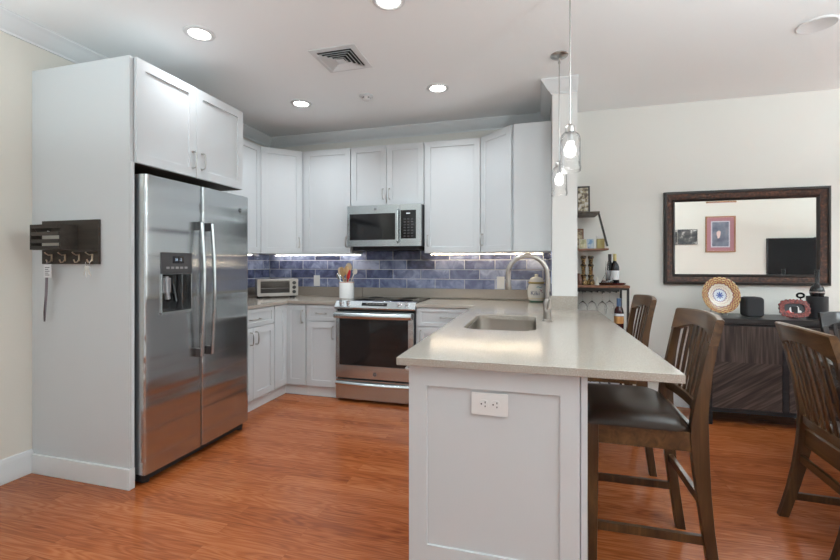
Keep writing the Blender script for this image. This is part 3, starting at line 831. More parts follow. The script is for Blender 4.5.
# utensil crock
ck = (-1.868, 4.0)
cr = MB().lathe([(.070, 0), (.076, .004), (.077, .165), (.074, .172), (.070, .172), (.069, .160), (.069, .012), (1e-6, .010)], (ck[0], ck[1], .9145), 32).build('utensil_crock', mat('crock_white', (.80, .80, .79), .25), None)
tag(cr, 'white ceramic crock of cooking utensils beside the range', 'crock')
cr2 = MB().lathe([(.0776, 0), (.0776, .006), (.0765, .006), (.0765, 0)], (ck[0], ck[1], 1.078), 32).build('rim_band', mat('crock_rim', (.50, .22, .13), .4), cr)
m_sp = [wood('spoon_a', (.38, .22, .10), (.52, .33, .16), (.62, .42, .22), 'Z', 2, .5), wood('spoon_b', (.60, .45, .28), (.72, .58, .40), (.80, .68, .50), 'Z', 2, .5)]
def utensil(name, label, dx, dy, tx, ty, ln, headw, headl, m, flat=.004):
    b0 = Vector((ck[0] + dx, ck[1] + dy, .932)); tip = Vector((ck[0] + tx, ck[1] + ty, .932 + ln)); d = (tip - b0).normalized()
    mb = MB(); hs = tip - d * headl
    side = Vector((1, 0, 0)) - d * d.x; side.normalize(); nrm = d.cross(side)
    def ring(c, a, b): return [tuple(c + side * (a * math.cos(2 * PI * k / 10)) + nrm * (b * math.sin(2 * PI * k / 10))) for k in range(10)]
    secs = [ring(b0, .005, .005), ring(hs, .006, .005)]
    for t in (.15, .35, .6, .85, .97, 1.0):
        w = 1.2 * headw / 2 * math.sin(PI * (t * .82 + .12)) ** .55 if t < 1 else headw * .12
        secs.append(ring(hs + d * headl * t, max(w, .006 if t < .3 else .003), flat))
    mb.loft(secs)
    o = mb.build(name, m, None, smooth=50); tag(o, label, 'utensil', 'utensils in the crock')
utensil('wooden_spoon', 'pale wooden spoon with the highest round head in the utensil crock', .01, .02, .008, .035, .345, .062, .085, m_sp[1], .005)
utensil('wooden_spoon', 'mid-brown wooden spoon in front of the tall pale spoon in the crock', -.01, -.02, .018, -.03, .315, .055, .09, m_sp[0], .006)
utensil('wooden_spatula', 'pale wooden spatula leaning left in the utensil crock', .02, 0, -.082, .0, .30, .052, .10, m_sp[1])
utensil('wooden_spatula', 'tan wooden spatula between the left-leaning spatula and the round spoons', .01, .01, -.048, -.025, .305, .050, .10, m_sp[0])
utensil('spatula', 'red silicone spatula in the utensil crock', -.02, -.01, .050, -.035, .275, .030, .10, mat('red_silicone', (.55, .02, .02), .35), .006)
utensil('wooden_spoon', 'whitish spoon leaning furthest right in the utensil crock', -.03, .01, .095, .02, .285, .045, .06, mat('spoon_white', (.78, .74, .66), .5))
utensil('ladle', 'steel ladle leaning furthest left in the utensil crock', .03, -.01, -.108, -.01, .235, .030, .07, M_CHROME)

# cookie jar
jx, jy = .010, 4.13
jar = thing('cookie_jar', (jx, jy, .9145), 'white painted ceramic cookie jar with lid behind the faucet', 'jar')
def jar_mat():
    m = mat('jar_ceramic', (.82, .80, .74), .15); t, N, L, b = nt(m)
    tc = node(N, 'ShaderNodeTexCoord'); sp = node(N, 'ShaderNodeSeparateXYZ'); L.new(tc.outputs['Object'], sp.inputs[0])
    r = ramp(N, [(0, (.20, .42, .30)), (.008, (.82, .80, .72)), (.028, (.80, .66, .30)), (.034, (.82, .80, .74)), (.25, (.82, .80, .74))], 'CONSTANT')
    L.new(sp.outputs['Z'], r.inputs['Fac']); L.new(r.outputs['Color'], b.inputs['Base Color'])
    return m
MB().lathe([(.058, 0), (.066, .006), (.078, .03), (.083, .08), (.082, .12), (.072, .155), (.062, .168)], (jx, jy, .915), 36).build('body', jar_mat(), jar)
MB().lathe([(.070, .168), (.076, .172), (.076, .182), (.070, .186)], (jx, jy, .915), 36).build('lid_band', mat('jar_gold', (.55, .42, .16), .4), jar)
MB().lathe([(.070, .186), (.067, .20), (.056, .218), (.035, .230), (.016, .234), (.016, .244), (.019, .252), (.012, .258), (1e-6, .259)], (jx, jy, .915), 36).build('lid', mat('jar_lid', (.82, .80, .74), .15), jar)
def Tj(x, y, z):
    a = x / .0835 - .02; R = .0836 + z * .3 - max(0, abs(y) - .035) * .10
    return (jx + R * math.sin(a), jy - R * math.cos(a), .915 + .085 + y)
text_mesh('Kiki', .055, lambda x, y, z: Tj(x - .012, y - .004 , z)).build('lettering', mat('jar_blue', (.05, .07, .18), .3), jar)
fl = MB()
for (x, y, s_) in ((.045, .02, .007), (.055, .004, .005), (.035, .030, .005)):
    fl.add([Tj(x + s_ * math.cos(k * PI / 4), y + s_ * math.sin(k * PI / 4), .001) for k in range(8)], [tuple(range(8))])
fl.build('flowers', mat('jar_flower', (.35, .10, .12), .3), jar)
wv = MB()
for i in range(8):
    x0 = .002 + i * .007; y0 = .048 + .004 * math.sin(i); wv.add([Tj(x0, y0, .001), Tj(x0 + .007, y0 + .002, .001), Tj(x0 + .007, y0 + .010, .001), Tj(x0, y0 + .008, .001)], [(0, 1, 2, 3)])
wv.build('wave_motif', mat('jar_teal', (.20, .38, .45), .3), jar)

# ------------------------------------------------------------------ mail organizer on the tall panel
mo = thing('mail_organizer', (-2.62, PY - .001, 1.26), 'dark wooden wall mail rack with four key hooks on the white panel', 'organizer')
m_mo = wood('organizer_wood', (.020, .015, .012), (.042, .033, .026), (.065, .052, .042), 'X', 1, .5)
MB().box(-2.846, -2.405, PY - .017, PY - .001, 1.264, 1.520).build('board', m_mo, mo, bevel=.002)
by0 = PY - .12
box = MB()
for z in (1.345, 1.383, 1.425, 1.467): box.box(-2.770, -2.560, by0, by0 + .010, z, z + .021)
box.box(-2.782, -2.770, by0, PY - .017, 1.345, 1.488); box.box(-2.570, -2.558, by0 + .01, PY - .017, 1.345, 1.490)
box.box(-2.770, -2.570, by0 + .01, PY - .017, 1.345, 1.355)
box.build('slatted_box', m_mo, mo, bevel=.001)
MB().box(-2.557, -2.405, PY - .060, PY - .017, 1.335, 1.345).build('divider', m_mo, mo, bevel=.001)
hx_ = [-2.760, -2.655, -2.545, -2.445]
for x in hx_:
    h = MB(); y = PY - .018
    h.box(x - .005, x + .005, y - .004, y, 1.280, 1.322)
    h.tube([(x, y - .003, 1.318), (x, y - .020, 1.316), (x, y - .036, 1.326), (x, y - .040, 1.332)], [.003, .003, .003, .004], 8)
    h.tube([(x, y - .003, 1.292), (x, y - .012, 1.276), (x, y - .026, 1.274), (x, y - .032, 1.290)], [.003, .003, .003, .004], 8)
    h.build('hook', mat('hook_brass', (.62, .52, .40), .3, .9), mo)
en = MB().box(-2.755, -2.60, PY - .075, PY - .072, 1.356, 1.445).build('envelope', mat('envelope', (.72, .68, .60), .7)); tag(en, 'cream envelope standing in the slatted box of the mail rack', 'envelope')
en = MB().loft([[(-2.76, PY - .045, 1.356), (-2.61, PY - .045, 1.356), (-2.61, PY - .045, 1.42), (-2.76, PY - .045, 1.46)], [(-2.76, PY - .042, 1.356), (-2.61, PY - .042, 1.356), (-2.61, PY - .042, 1.42), (-2.76, PY - .042, 1.46)]]).build('envelope', mat('envelope_white', (.80, .80, .80), .7)); tag(en, 'white envelope behind the cream one in the mail rack', 'envelope')
# lanyard with badge
ly = thing('lanyard', (hx_[0], PY - .045, .92), 'grey lanyard with a white badge hanging from the left-most hook', 'lanyard')
y = PY - .040
st = MB()
for dx in (-.006, .004):
    pts = [(hx_[0], y - .006, 1.288), (hx_[0] + dx - .004, y - .003, 1.22), (hx_[0] + dx - .016, y, 1.08), (hx_[0] + dx - .026, y, .98), (hx_[0] - .030, y, .925)]
    for a, b2 in zip(pts, pts[1:]):
        A, B = Vector(a), Vector(b2)
        st.add([A + Vector((-.006, 0, 0)), A + Vector((.006, 0, 0)), B + Vector((.006, 0, 0)), B + Vector((-.006, 0, 0)), A + Vector((-.006, .0015, 0)), A + Vector((.006, .0015, 0)), B + Vector((.006, .0015, 0)), B + Vector((-.006, .0015, 0))],
               [(0, 1, 2, 3), (7, 6, 5, 4), (0, 4, 5, 1), (1, 5, 6, 2), (2, 6, 7, 3), (3, 7, 4, 0)])
st.build('strap', mat('strap_grey', (.22, .19, .22), .7), ly)
MB().box(hx_[0] - .018, hx_[0] + .042, y - .012, y - .008, 1.185, 1.262).build('badge', mat('badge_white', (.72, .72, .74), .4), ly, bevel=.002)
bl = MB()
for i in range(5): bl.box(hx_[0] - .006, hx_[0] + .030 - (i % 2) * .010, y - .0126, y - .0121, 1.198 + i * .011, 1.202 + i * .011)
bl.build('badge_print', mat('badge_ink', (.12, .12, .13), .6), ly)
# keys
ky = thing('key_ring', (hx_[3], PY - .045, 1.20), 'bunch of steel keys on the right-most hook of the mail rack', 'keys')
rg_ = MB(); R = .016
pts = [(hx_[3], y - .006 , 1.276)]
rg_.tube([(hx_[3] + R * math.sin(a), y - .006, 1.268 + R * math.cos(a)) for a in [2 * PI * k / 20 for k in range(21)]], .0014, 6, cap=False)
rg_.build('ring', M_CHROME, ky)
for i, (dx, dz_, L) in enumerate(((-.016, 0, .055), (.0, -.003, .060), (.014, .0, .050), (.024, .008, .062))):
    k = MB(); x0 = hx_[3] + dx * .4; z0 = 1.254; x1_ = hx_[3] + dx * 1.6; z1_ = z0 - L
    d = Vector((x1_ - x0, 0, z1_ - z0)).normalized(); s_ = Vector((-d.z, 0, d.x))
    def P(a, b, yy): q = Vector((x0, y - .008 - i * .0022 + yy, z0)) + d * a + s_ * b; return tuple(q)
    out = [(0, -.006), (.004, -.010), (.016, -.010), (.020, -.004), (L, -.004), (L + .003, 0), (L, .004), (L - .006, .002), (L - .012, .004), (L - .02, .003), (.020, .004), (.016, .010), (.004, .010), (0, .006)]
    k.loft([[P(a, b, yy) for a, b in out] for yy in (0, .0018)]); k.build('key', M_CHROME, ky)

# ------------------------------------------------------------------ ceiling fixtures
LAMPS = [(-2.015, 2.18), (-.770, 2.18), (-2.015, 3.367), (-.765, 3.367)]
LWORDS = ['lit recessed ceiling light nearest the refrigerator cabinet', 'lit recessed ceiling light at the top edge of the picture', 'lit recessed ceiling light above the left corner cabinets, beside the smoke detector', 'lit recessed ceiling light above the cabinet right of the microwave']
def lamp_fixture(x, y, label, k=1.0):
    o = thing('ceiling_light', (x, y, H), label, 'ceiling light', 'recessed ceiling lights')
    MB().lathe([(.062, .002), (.062, -.006), (.070, -.010), (.088, -.006), (.092, 0.0), (.092, .002)], (x, y, H), 36).build('trim_ring', M_TRIM, o)
    MB().lathe([(.0615, 0), (.0615, -.004), (1e-6, -.005)], (x, y, H), 32).build('diffuser', mat('lamp_lit', (1, 1, 1), .5, emit=(1, .96, .90), es=14), o)
    l = bpy.data.lights.new('lamp', 'AREA'); l.shape = 'DISK'; l.size = .12; l.energy = LAMP_W * k; l.color = (.88, .95, 1.0); l.spread = math.radians(132)
    lo = bpy.data.objects.new('lamp_light', l); COL.objects.link(lo); lo.parent = o; lo.location = (0, 0, -.012)
for (x, y), w, k in zip(LAMPS, LWORDS, (.45, 1.1, 1.0, 1.0)): lamp_fixture(x, y, w, k)
# more lamps of the same kind, added out of view as fill light
for x, y, w in ((2.8, -.3, 'unseen recessed ceiling light added as fill over the far right of the dining area'), (3.4, 3.2, 'unseen recessed ceiling light added as fill near the dining room right wall')):
    lamp_fixture(x, y, w, .6)
# unseen torchere floor lamps, added as fill to wash the ceiling with bounce light
def torchere(x, y, label, k=1.0):
    o = thing('fill_floor_lamp', (x, y, 0), label, 'floor lamp', 'added torchere fill lamps')
    MB().lathe([(.13, 0), (.13, .015), (.02, .03), (.012, .04)], (x, y, 0), 28).build('base', M_NICKEL, o)
    MB().tube([(x, y, .03), (x, y, 1.72)], .011, 10).build('pole', M_NICKEL, o)
    MB().lathe([(.02, 1.70), (.09, 1.74), (.15, 1.80), (.155, 1.80), (.093, 1.734), (.02, 1.694)], (x, y, 0), 32).build('bowl_shade', M_NICKEL, o)
    l = bpy.data.lights.new('uplight', 'AREA'); l.shape = 'DISK'; l.size = .22; l.energy = FILL_UPLIGHT_W * k; l.color = (.82, .95, 1.0)
    lo = bpy.data.objects.new('uplight_light', l); COL.objects.link(lo); lo.parent = o; lo.location = (0, 0, 1.79); lo.rotation_euler = (PI, 0, 0)
torchere(-2.2, .3, 'unseen torchere added as fill light, left of the camera by the kitchen wall', .45)
torchere(1.7, .8, 'unseen torchere added as fill light, right of the camera beside the dining table', 1.75)
torchere(4.5, 1.9, 'unseen torchere added as fill light at the far right of the dining room', 2.6)
torchere(5.3, -.4, 'unseen torchere added as fill light in the rear right corner of the room', .08)
# vent
vx0, vx1, vy0, vy1 = -1.475, -1.140, 2.545, 2.880
v = thing('ceiling_vent', ((vx0 + vx1) / 2, (vy0 + vy1) / 2, H), 'square white louvred air vent in the kitchen ceiling', 'vent')
f = MB(); cxv, cyv = (vx0 + vx1) / 2, (vy0 + vy1) / 2
def sqring(mb, a0, z0, a1, z1, t=.0015):
    A = [(cxv + sx * a0, cyv + sy * a0, z0) for sx, sy in ((-1, -1), (1, -1), (1, 1), (-1, 1))]; B = [(cxv + sx * a1, cyv + sy * a1, z1) for sx, sy in ((-1, -1), (1, -1), (1, 1), (-1, 1))]
    A2 = [(x, y, z + t) for x, y, z in A]; B2 = [(x, y, z + t) for x, y, z in B]
    mb.add(A + B + A2 + B2, [q for i in range(4) for q in ((i, (i + 1) % 4, 4 + (i + 1) % 4, 4 + i), (8 + i, 12 + i, 12 + (i + 1) % 4, 8 + (i + 1) % 4), (i, 8 + i, 8 + (i + 1) % 4, (i + 1) % 4), (4 + i, 4 + (i + 1) % 4, 12 + (i + 1) % 4, 12 + i))])
sqring(f, .167, H - .006, .128, H - .008, .005); f.build('frame', M_TRIM, v)
MB().box(cxv - .128, cxv + .128, cyv - .128, cyv + .128, H - .0025, H - .0005).build('duct_opening', M_DARKGAP, v)
for k in range(4):
    f = MB(); a = .126 - k * .026; sqring(f, a, H - .022, a - .021, H - .005, .0015); f.build('louvre', M_TRIM, v)
MB().box(cxv - .030, cxv + .030, cyv - .030, cyv + .030, H - .020, H - .016).build('centre_plate', M_TRIM, v)
# smoke detector
sd = thing('smoke_detector', (-1.39, 3.364, H), 'small white round sprinkler-style detector in the kitchen ceiling', 'detector')
MB().lathe([(.060, .001), (.060, -.006), (.050, -.010), (.030, -.010), (.030, -.006)], (-1.39, 3.364, H), 28).build('plate', M_TRIM, sd)
MB().lathe([(.036, -.010), (.034, -.032), (.026, -.040), (1e-6, -.041)], (-1.39, 3.364, H), 24).build('head', M_PLASTIC, sd)
gm = MB()
for k in range(10):
    a = 2 * PI * k / 10
    if k % 3 == 2: continue
    c0 = Vector((-1.39 + .0352 * math.cos(a), 3.364 + .0352 * math.sin(a), H - .022)); t_ = Vector((-math.sin(a), math.cos(a), 0)); r_ = Vector((math.cos(a), math.sin(a), 0))
    gm.add([c0 + t_ * s1 * .006 + Vector((0, 0, s2 * .004)) + r_ * s3 * .001 for s3 in (-1, 1) for s1, s2 in ((-1, -1), (1, -1), (1, 1), (-1, 1))], [(0, 1, 2, 3), (7, 6, 5, 4), (0, 4, 5, 1), (1, 5, 6, 2), (2, 6, 7, 3), (3, 7, 4, 0)])
gm.build('slots', M_DARKGAP, sd)
sp = MB().lathe([(.100, .001), (.100, -.004), (.092, -.009), (.088, -.007), (1e-6, -.007)], (1.626, 3.08, H), 40).build('ceiling_speaker', mat('speaker_white', (.74, .74, .74), .7)); tag(sp, 'white round flush speaker cover in the dining ceiling', 'speaker')

# pendants
M_SEEDED = mat('seeded_glass', (1, 1, 1), .10, 0, .5, trans=1.0, ior=1.40); t, N, L, b = nt(M_SEEDED)
n = node(N, 'ShaderNodeTexNoise'); n.inputs['Scale'].default_value = 55; n.inputs['Detail'].default_value = 2; L.new(coords(N, L), n.inputs['Vector']); add_bump(N, L, b, n.outputs['Fac'], .8, .006)
def pendant(x, y, label):
    o = thing('pendant_lamp', (x, y, 1.734), label, 'pendant lamp', 'glass jar pendants over the peninsula')
    MB().lathe([(.058, 0), (.060, -.006), (.052, -.014), (.020, -.020), (.010, -.024), (1e-6, -.025)], (x, y, H), 32).build('canopy', M_NICKEL, o)
    MB().tube([(x, y, H - .022), (x, y, 1.965)], .0042, 8).tube([(x, y, H - .06), (x, y, H - .045)], .008, 8).build('rod', M_NICKEL, o)
    MB().lathe([(.006, .045), (.013, .042), (.022, .034), (.024, .030), (.024, .0), (1e-6, 0)], (x, y, 1.930), 24).build('socket_cap', M_NICKEL, o)
    prof = [(.024, .198), (.032, .196), (.040, .188), (.049, .172), (.0505, .160), (.0505, .03), (.0525, .025), (.0525, .012), (.0505, .008), (.0505, 0)]
    inner = [(r - .003, z if i else z) for i, (r, z) in enumerate(prof)]
    full = prof + list(reversed(inner))
    vs = []; fs = []; n = 40
    for r, z in full:
        for i in range(n):
            a = 2 * PI * i / n
            rr_ = r * (1 + (.022 * math.cos(a * 10) if z < .05 else 0)); vs.append((x + rr_ * math.cos(a), y + rr_ * math.sin(a), 1.734 + z))
    k = len(full)
    for q in range(k):
        for i in range(n):
            j = (i + 1) % n; fs.append((q * n + i, q * n + j, ((q + 1) % k) * n + j, ((q + 1) % k) * n + i))
    MB().add(vs, fs).build('glass_shade', M_SEEDED, o, smooth=60)
    MB().lathe([(.013, .045), (.014, .0)], (x, y, 1.885), 20).build('bulb_neck', M_PLASTIC, o)
    MB().lathe([(.013, .0), (.018, -.016), (.0255, -.036), (.0265, -.050), (.022, -.068), (.011, -.076), (1e-6, -.078)], (x, y, 1.884), 24).build('bulb', mat('bulb_lit', (1, 1, 1), .4, emit=(1, .98, .95), es=5), o)
pendant(.170, 2.28, 'nearer clear glass pendant lamp hanging over the peninsula by the faucet')
pendant(.158, 3.06, 'further clear glass pendant lamp hanging by the partition wall')

# ------------------------------------------------------------------ chairs
def chair(name, label, cat, group, width, hgt, seat_z, depth, fx_, mw, mrail, msl, cushion=True, sz=.08, str_side=.2, str_back=.33, str_front=None, rail_z=.69, crest=.11, topx=.09, footx=.08, nsl=7):
    """faces +x; rear posts at x about -depth ; built round the origin"""
    o = thing(name, (0, 0, 0), label, cat, group)
    hw = width / 2
    xs = -depth / 2
    def post_x(z):
        if z < seat_z: t = (seat_z - z) / seat_z; return xs - footx * t ** 1.5
        t = (z - seat_z) / (hgt - seat_z); return xs - topx * t ** 1.35
    def bow(y): return -.030 * (1 - (y / hw) ** 2)
    def rpost(s):
        secs = []
        zs = [0, .06, .15, .25, seat_z * .6, seat_z * .8, seat_z - .03, seat_z + .04, seat_z + .12, seat_z + .22, hgt - crest - .03, hgt - crest + .01]
        for z in zs:
            x = post_x(z); w = (.033 if z > seat_z else .040) + .024 * math.exp(-((z - seat_z) / (.15 if z > seat_z else .25)) ** 2); t = .032
            y = s * (hw - t / 2)
            secs.append([(x - w / 2, y - t / 2, z), (x + w / 2, y - t / 2, z), (x + w / 2, y + t / 2, z), (x - w / 2, y + t / 2, z)])
        return MB().loft(secs)
    for s in (-1, 1): rpost(s).build('leg', mw, o, bevel=.003)
    xf_ = depth / 2 - .03
    for s in (-1, 1):
        MB().loft([[(xf_ + a * w, s * (hw - .022) + b * w, z) for a, b in ((-1, -1), (1, -1), (1, 1), (-1, 1))] for z, w in ((0, .016), (seat_z - sz - .05, .022), (seat_z - .02, .022))]).build('leg', mw, o, bevel=.003)
    ap = MB()
    for s in (-1, 1): ap.box(xs + .02, xf_ - .02, s * (hw - .014) - .010, s * (hw - .014) + .010, seat_z - .02 - sz, seat_z - .02)
    ap.box(xf_ - .010, xf_ + .010, -hw + .04, hw - .04, seat_z - .02 - sz, seat_z - .02); ap.box(xs - .010, xs + .010, -hw + .03, hw - .03, seat_z - .02 - sz, seat_z - .02)
    ap.build('seat_frame', mrail, o, bevel=.002)
    # seat cushion: domed grid
    nx, ny = 22, 22; vs = []; fs = []
    x0, x1 = xs + .028, xf_ + .032; y0, y1 = -hw - .008, hw + .008
    def pt(i, j, top):
        u, v = i / nx, j / ny; x = x0 + (x1 - x0) * u; yy = y0 + (y1 - y0) * v
        # narrow at the rear between the posts
        tuck = min(1, max(0, (u) / .12)); yy *= (.90 + .10 * tuck)
        e = min(u, 1 - u, v, 1 - v); eu = (1 - (2 * u - 1) ** 4) * (1 - (2 * v - 1) ** 4)
        z = seat_z - .018 + (.012 + .052 * max(0, eu) ** .38 if top else 0)
        return (x, yy, z)
    for i in range(nx + 1):
        for j in range(ny + 1): vs.append(pt(i, j, True))
    for i in range(nx):
        for j in range(ny): a = i * (ny + 1) + j; fs.append((a, a + ny + 1, a + ny + 2, a + 1))
    N0 = len(vs)
    ring = [(i, 0) for i in range(nx)] + [(nx, j) for j in range(ny)] + [(i, ny) for i in range(nx, 0, -1)] + [(0, j) for j in range(ny, 0, -1)]
    for i, j in ring: vs.append(pt(i, j, False))
    R_ = len(ring)
    for k in range(R_):
        a = ring[k]; b = ring[(k + 1) % R_]
        fs.append((a[0] * (ny + 1) + a[1], b[0] * (ny + 1) + b[1], N0 + (k + 1) % R_, N0 + k))
    fs.append(tuple(N0 + k for k in range(R_)))
    MB().add(vs, fs).build('seat', M_LEATHER, o, smooth=60)
    # crest rail, bowed in plan with arched underside
    secs = []; n = 20
    for i in range(n + 1):
        yy = -hw - .004 + (width + .008) * i / n; q = yy / hw
        zt = hgt - .010 * q * q; zb = hgt - crest + .045 * max(0, 1 - (abs(q) / .92) ** 2.6)
        th = .030; xb = bow(yy); pb = post_x(zb) + xb; pt_ = post_x(zt) + xb
        secs.append([(pb - th / 2, yy, zb), (pb + th / 2, yy, zb), (pt_ + th / 2, yy, zt - .006), (pt_ + th / 2 - .006, yy, zt), (pt_ - th / 2 + .006, yy, zt), (pt_ - th / 2, yy, zt - .006)])
    MB().loft(secs).build('crest_rail', mrail, o, smooth=30)
    secs = []
    for i in range(n + 1):
        yy = -hw + .030 + (width - .060) * i / n; xb = bow(yy) * .8; pb = post_x(rail_z) + xb
        secs.append([(pb - .011, yy, rail_z - .02), (pb + .011, yy, rail_z - .02), (pb + .011, yy, rail_z + .02), (pb - .011, yy, rail_z + .02)])
    MB().loft(secs).build('lower_rail', mrail, o, bevel=.002)
    for k in range(nsl):
        q = -1 + 2 * (k + 1) / (nsl + 1); yy = q * (hw - .035)
        secs = []
        for z in (rail_z + .015, rail_z + .1, (rail_z + hgt) / 2, hgt - crest - .02, hgt - crest + .055 * max(0.2, 1 - (abs(q) / .92) ** 2.6)):
            x = post_x(z) + bow(yy) * (.8 if z < rail_z + .05 else .95)
            secs.append([(x - .0045, yy - .011, z), (x + .0045, yy - .011, z), (x + .0045, yy + .011, z), (x - .0045, yy + .011, z)])
        MB().loft(secs).build('slat', msl, o, bevel=.0015, seg=1)
    for s in (-1, 1):
        z = str_side; MB().box(post_x(z) + .015, xf_ - .016, s * (hw - .02) - .010, s * (hw - .02) + .010, z - .017, z + .017).build('stretcher', mw, o, bevel=.002)
    z = str_back; MB().box(post_x(z) - .010, post_x(z) + .010, -hw + .028, hw - .028, z - .018, z + .018).build('stretcher', mrail, o, bevel=.002)
    if str_front:
        z = str_front; MB().box(xf_ - .012, xf_ + .012, -hw + .038, hw - .038, z - .02, z + .02).build('stretcher', mrail, o, bevel=.002)
    return o
st1 = chair('bar_stool', 'brown slat-back counter stool with dark leather seat, nearest one at the peninsula', 'stool', 'slat-back counter stools at the peninsula', .462, 1.062, .635, .41, 0, M_CHAIR, M_CHAIRX, M_CHAIR, sz=.075, str_side=.20, str_back=.335, str_front=.30, topx=.07, footx=.065)
st1.location = (.400, 2.076, 0); st1.rotation_euler = (0, 0, PI)
st2 = dup(st1, (.408, 3.03, 0), PI, 'brown slat-back counter stool further along the peninsula, beside the bar shelf')
dc1 = chair('dining_chair', 'brown slat-back dining chair in the right foreground, its back to the peninsula', 'chair', None, .45, .982, .47, .43, 0, M_CHAIR, M_CHAIRX, M_CHAIR, sz=.085, str_side=.11, str_back=.30, rail_z=.50, crest=.12, topx=.11, footx=.095)
dc1.location = (1.497, 2.315, 0); dc1.rotation_euler = (0, 0, math.radians(-3))
dc2 = chair('dining_chair', 'near-black slat-back dining chair in front of the sideboard, at the right picture edge', 'chair', None, .46, .945, .46, .42, 0, M_CHAIRD, M_CHAIRD, M_CHAIRD, sz=.085, str_side=.11, str_back=.30, rail_z=.50, crest=.105, topx=.09, footx=.06)
dc2.location = (2.09, 3.20, 0); dc2.rotation_euler = (0, 0, -PI / 2)
tb = thing('dining_table', (2.0, 2.25, 0), 'dark wooden dining table behind the right-hand chair, mostly out of frame', 'table')
MB().box(1.46, 2.55, 1.5, 2.93, .715, .75).build('tabletop', M_TABLE, tb, bevel=.004)
MB().box(1.54, 2.47, 1.58, 2.85, .63, .714).build('apron', M_TABLE, tb, bevel=.002) if False else None
ap = MB(); ap.box(1.56, 2.45, 1.60, 1.62, .64, .7145); ap.box(1.56, 2.45, 2.81, 2.83, .64, .7145); ap.box(1.56, 1.58, 1.62, 2.81, .64, .7145); ap.box(2.43, 2.45, 1.62, 2.81, .64, .7145); ap.build('apron', M_TABLE, tb)
MB().lathe([(.30, 0), (.30, .03), (.10, .06), (.07, .12), (.06, .60), (.12, .70), (.14, .7145)], (2.15, 2.25, 0), 28).build('pedestal', M_TABLE, tb)

# ------------------------------------------------------------------ mirror
mr = thing('wall_mirror', (1.715, YB - .02, 1.09), 'large rectangular wall mirror in a dark bronze-brown frame above the sideboard', 'mirror')
MX0, MX1, MZ0, MZ1 = 1.108, 2.325, 1.088, 1.905
def rframe(prof, ex0=MX0, ex1=MX1, ez0=MZ0, ez1=MZ1, yw=YB - .002):
    # prof: closed list of (inset, out); mitred rectangular frame standing on the wall
    C = [(ex0, ez0, 1, 1), (ex1, ez0, -1, 1), (ex1, ez1, -1, -1), (ex0, ez1, 1, -1)]
    vs = []; fs = []; n = len(prof)
    for x, z, sx, sz in C:
        for i, o_ in prof: vs.append((x + sx * i, yw - o_, z + sz * i))
    for q in range(4):
        for k in range(n):
            j = (k + 1) % n; r = (q + 1) % 4
            fs.append((q * n + k, q * n + j, r * n + j, r * n + k))
    return MB().add(vs, fs)
m_mf = mat('mirror_frame_dark', (.022, .016, .014), .3)
rframe([(0, 0), (0, .032), (.006, .038), (.020, .038), (.024, .030), (.024, 0)]).build('outer_frame', m_mf, mr, smooth=30)
rframe([(.024, 0), (.024, .030), (.050, .024), (.068, .018), (.068, 0)]).build('brown_band', (lambda: (lambda m: m)(mat('band_tmp', (.1, .04, .02), .4)))(), mr, smooth=30)
rframe([(.068, 0), (.068, .022), (.074, .026), (.082, .020), (.090, .012), (.090, 0)]).build('inner_frame', m_mf, mr, smooth=30)
mm = MATS['band_tmp']; t, N, L, b = nt(mm)
n = node(N, 'ShaderNodeTexNoise'); n.inputs['Scale'].default_value = 45; n.inputs['Detail'].default_value = 3; L.new(coords(N, L), n.inputs['Vector'])
r = ramp(N, [(.35, (.030, .014, .010)), (.55, (.075, .030, .017)), (.75, (.15, .065, .035))]); L.new(n.outputs['Fac'], r.inputs['Fac']); L.new(r.outputs['Color'], b.inputs['Base Color']); add_bump(N, L, b, n.outputs['Fac'], .6, .004)
gl = MB(); gi = .086; bv = .022
C0 = [(MX0 + gi, MZ0 + gi), (MX1 - gi, MZ0 + gi), (MX1 - gi, MZ1 - gi), (MX0 + gi, MZ1 - gi)]
C1 = [(MX0 + gi + bv, MZ0 + gi + bv), (MX1 - gi - bv, MZ0 + gi + bv), (MX1 - gi - bv, MZ1 - gi - bv), (MX0 + gi + bv, MZ1 - gi - bv)]
YG = YB - .012
vs = [(x, YG - .0006, z) for x, z in C0] + [(x, YG, z) for x, z in C1] + [(x, YB - .004, z) for x, z in C0]
fs = [(4, 5, 6, 7), (11, 10, 9, 8)] + [(i, (i + 1) % 4, 4 + (i + 1) % 4, 4 + i) for i in range(4)] + [(8 + i, 8 + (i + 1) % 4, (i + 1) % 4, i) for i in range(4)]
gl.add(vs, fs).build('glass', mat('mirror_silver', (.90, .91, .90), .015, 1.0), mr, smooth=0.2)

# things on the rear wall, seen in the mirror
def wall_picture(x0, x1, z0, z1, label, bands, frame_m, fw):
    o = thing('framed_picture', ((x0 + x1) / 2, YR + .01, z0), label, 'picture')
    rf = MB(); yw = YR + .002
    C = [(x0, z0, 1, 1), (x1, z0, -1, 1), (x1, z1, -1, -1), (x0, z1, 1, -1)]; prof = [(0, 0), (0, .022), (fw, .018), (fw, 0)]
    vs = [(x + sx * i, yw + o_, z + sz * i) for x, z, sx, sz in C for i, o_ in prof]; fs = []
    for q in range(4):
        for k in range(4): fs.append((q * 4 + k, q * 4 + (k + 1) % 4, ((q + 1) % 4) * 4 + (k + 1) % 4, ((q + 1) % 4) * 4 + k))
    rf.add(vs, fs).build('frame', frame_m, o)
    for k, (ins, m_, nm) in enumerate(bands):
        MB().box(x0 + ins, x1 - ins, yw + .002, yw + .010 + k * .001, z0 + ins, z1 - ins).build(nm, m_, o)
    return o
m_art = mat('art_blue', (.10, .12, .17), .5); t, N, L, b = nt(m_art)
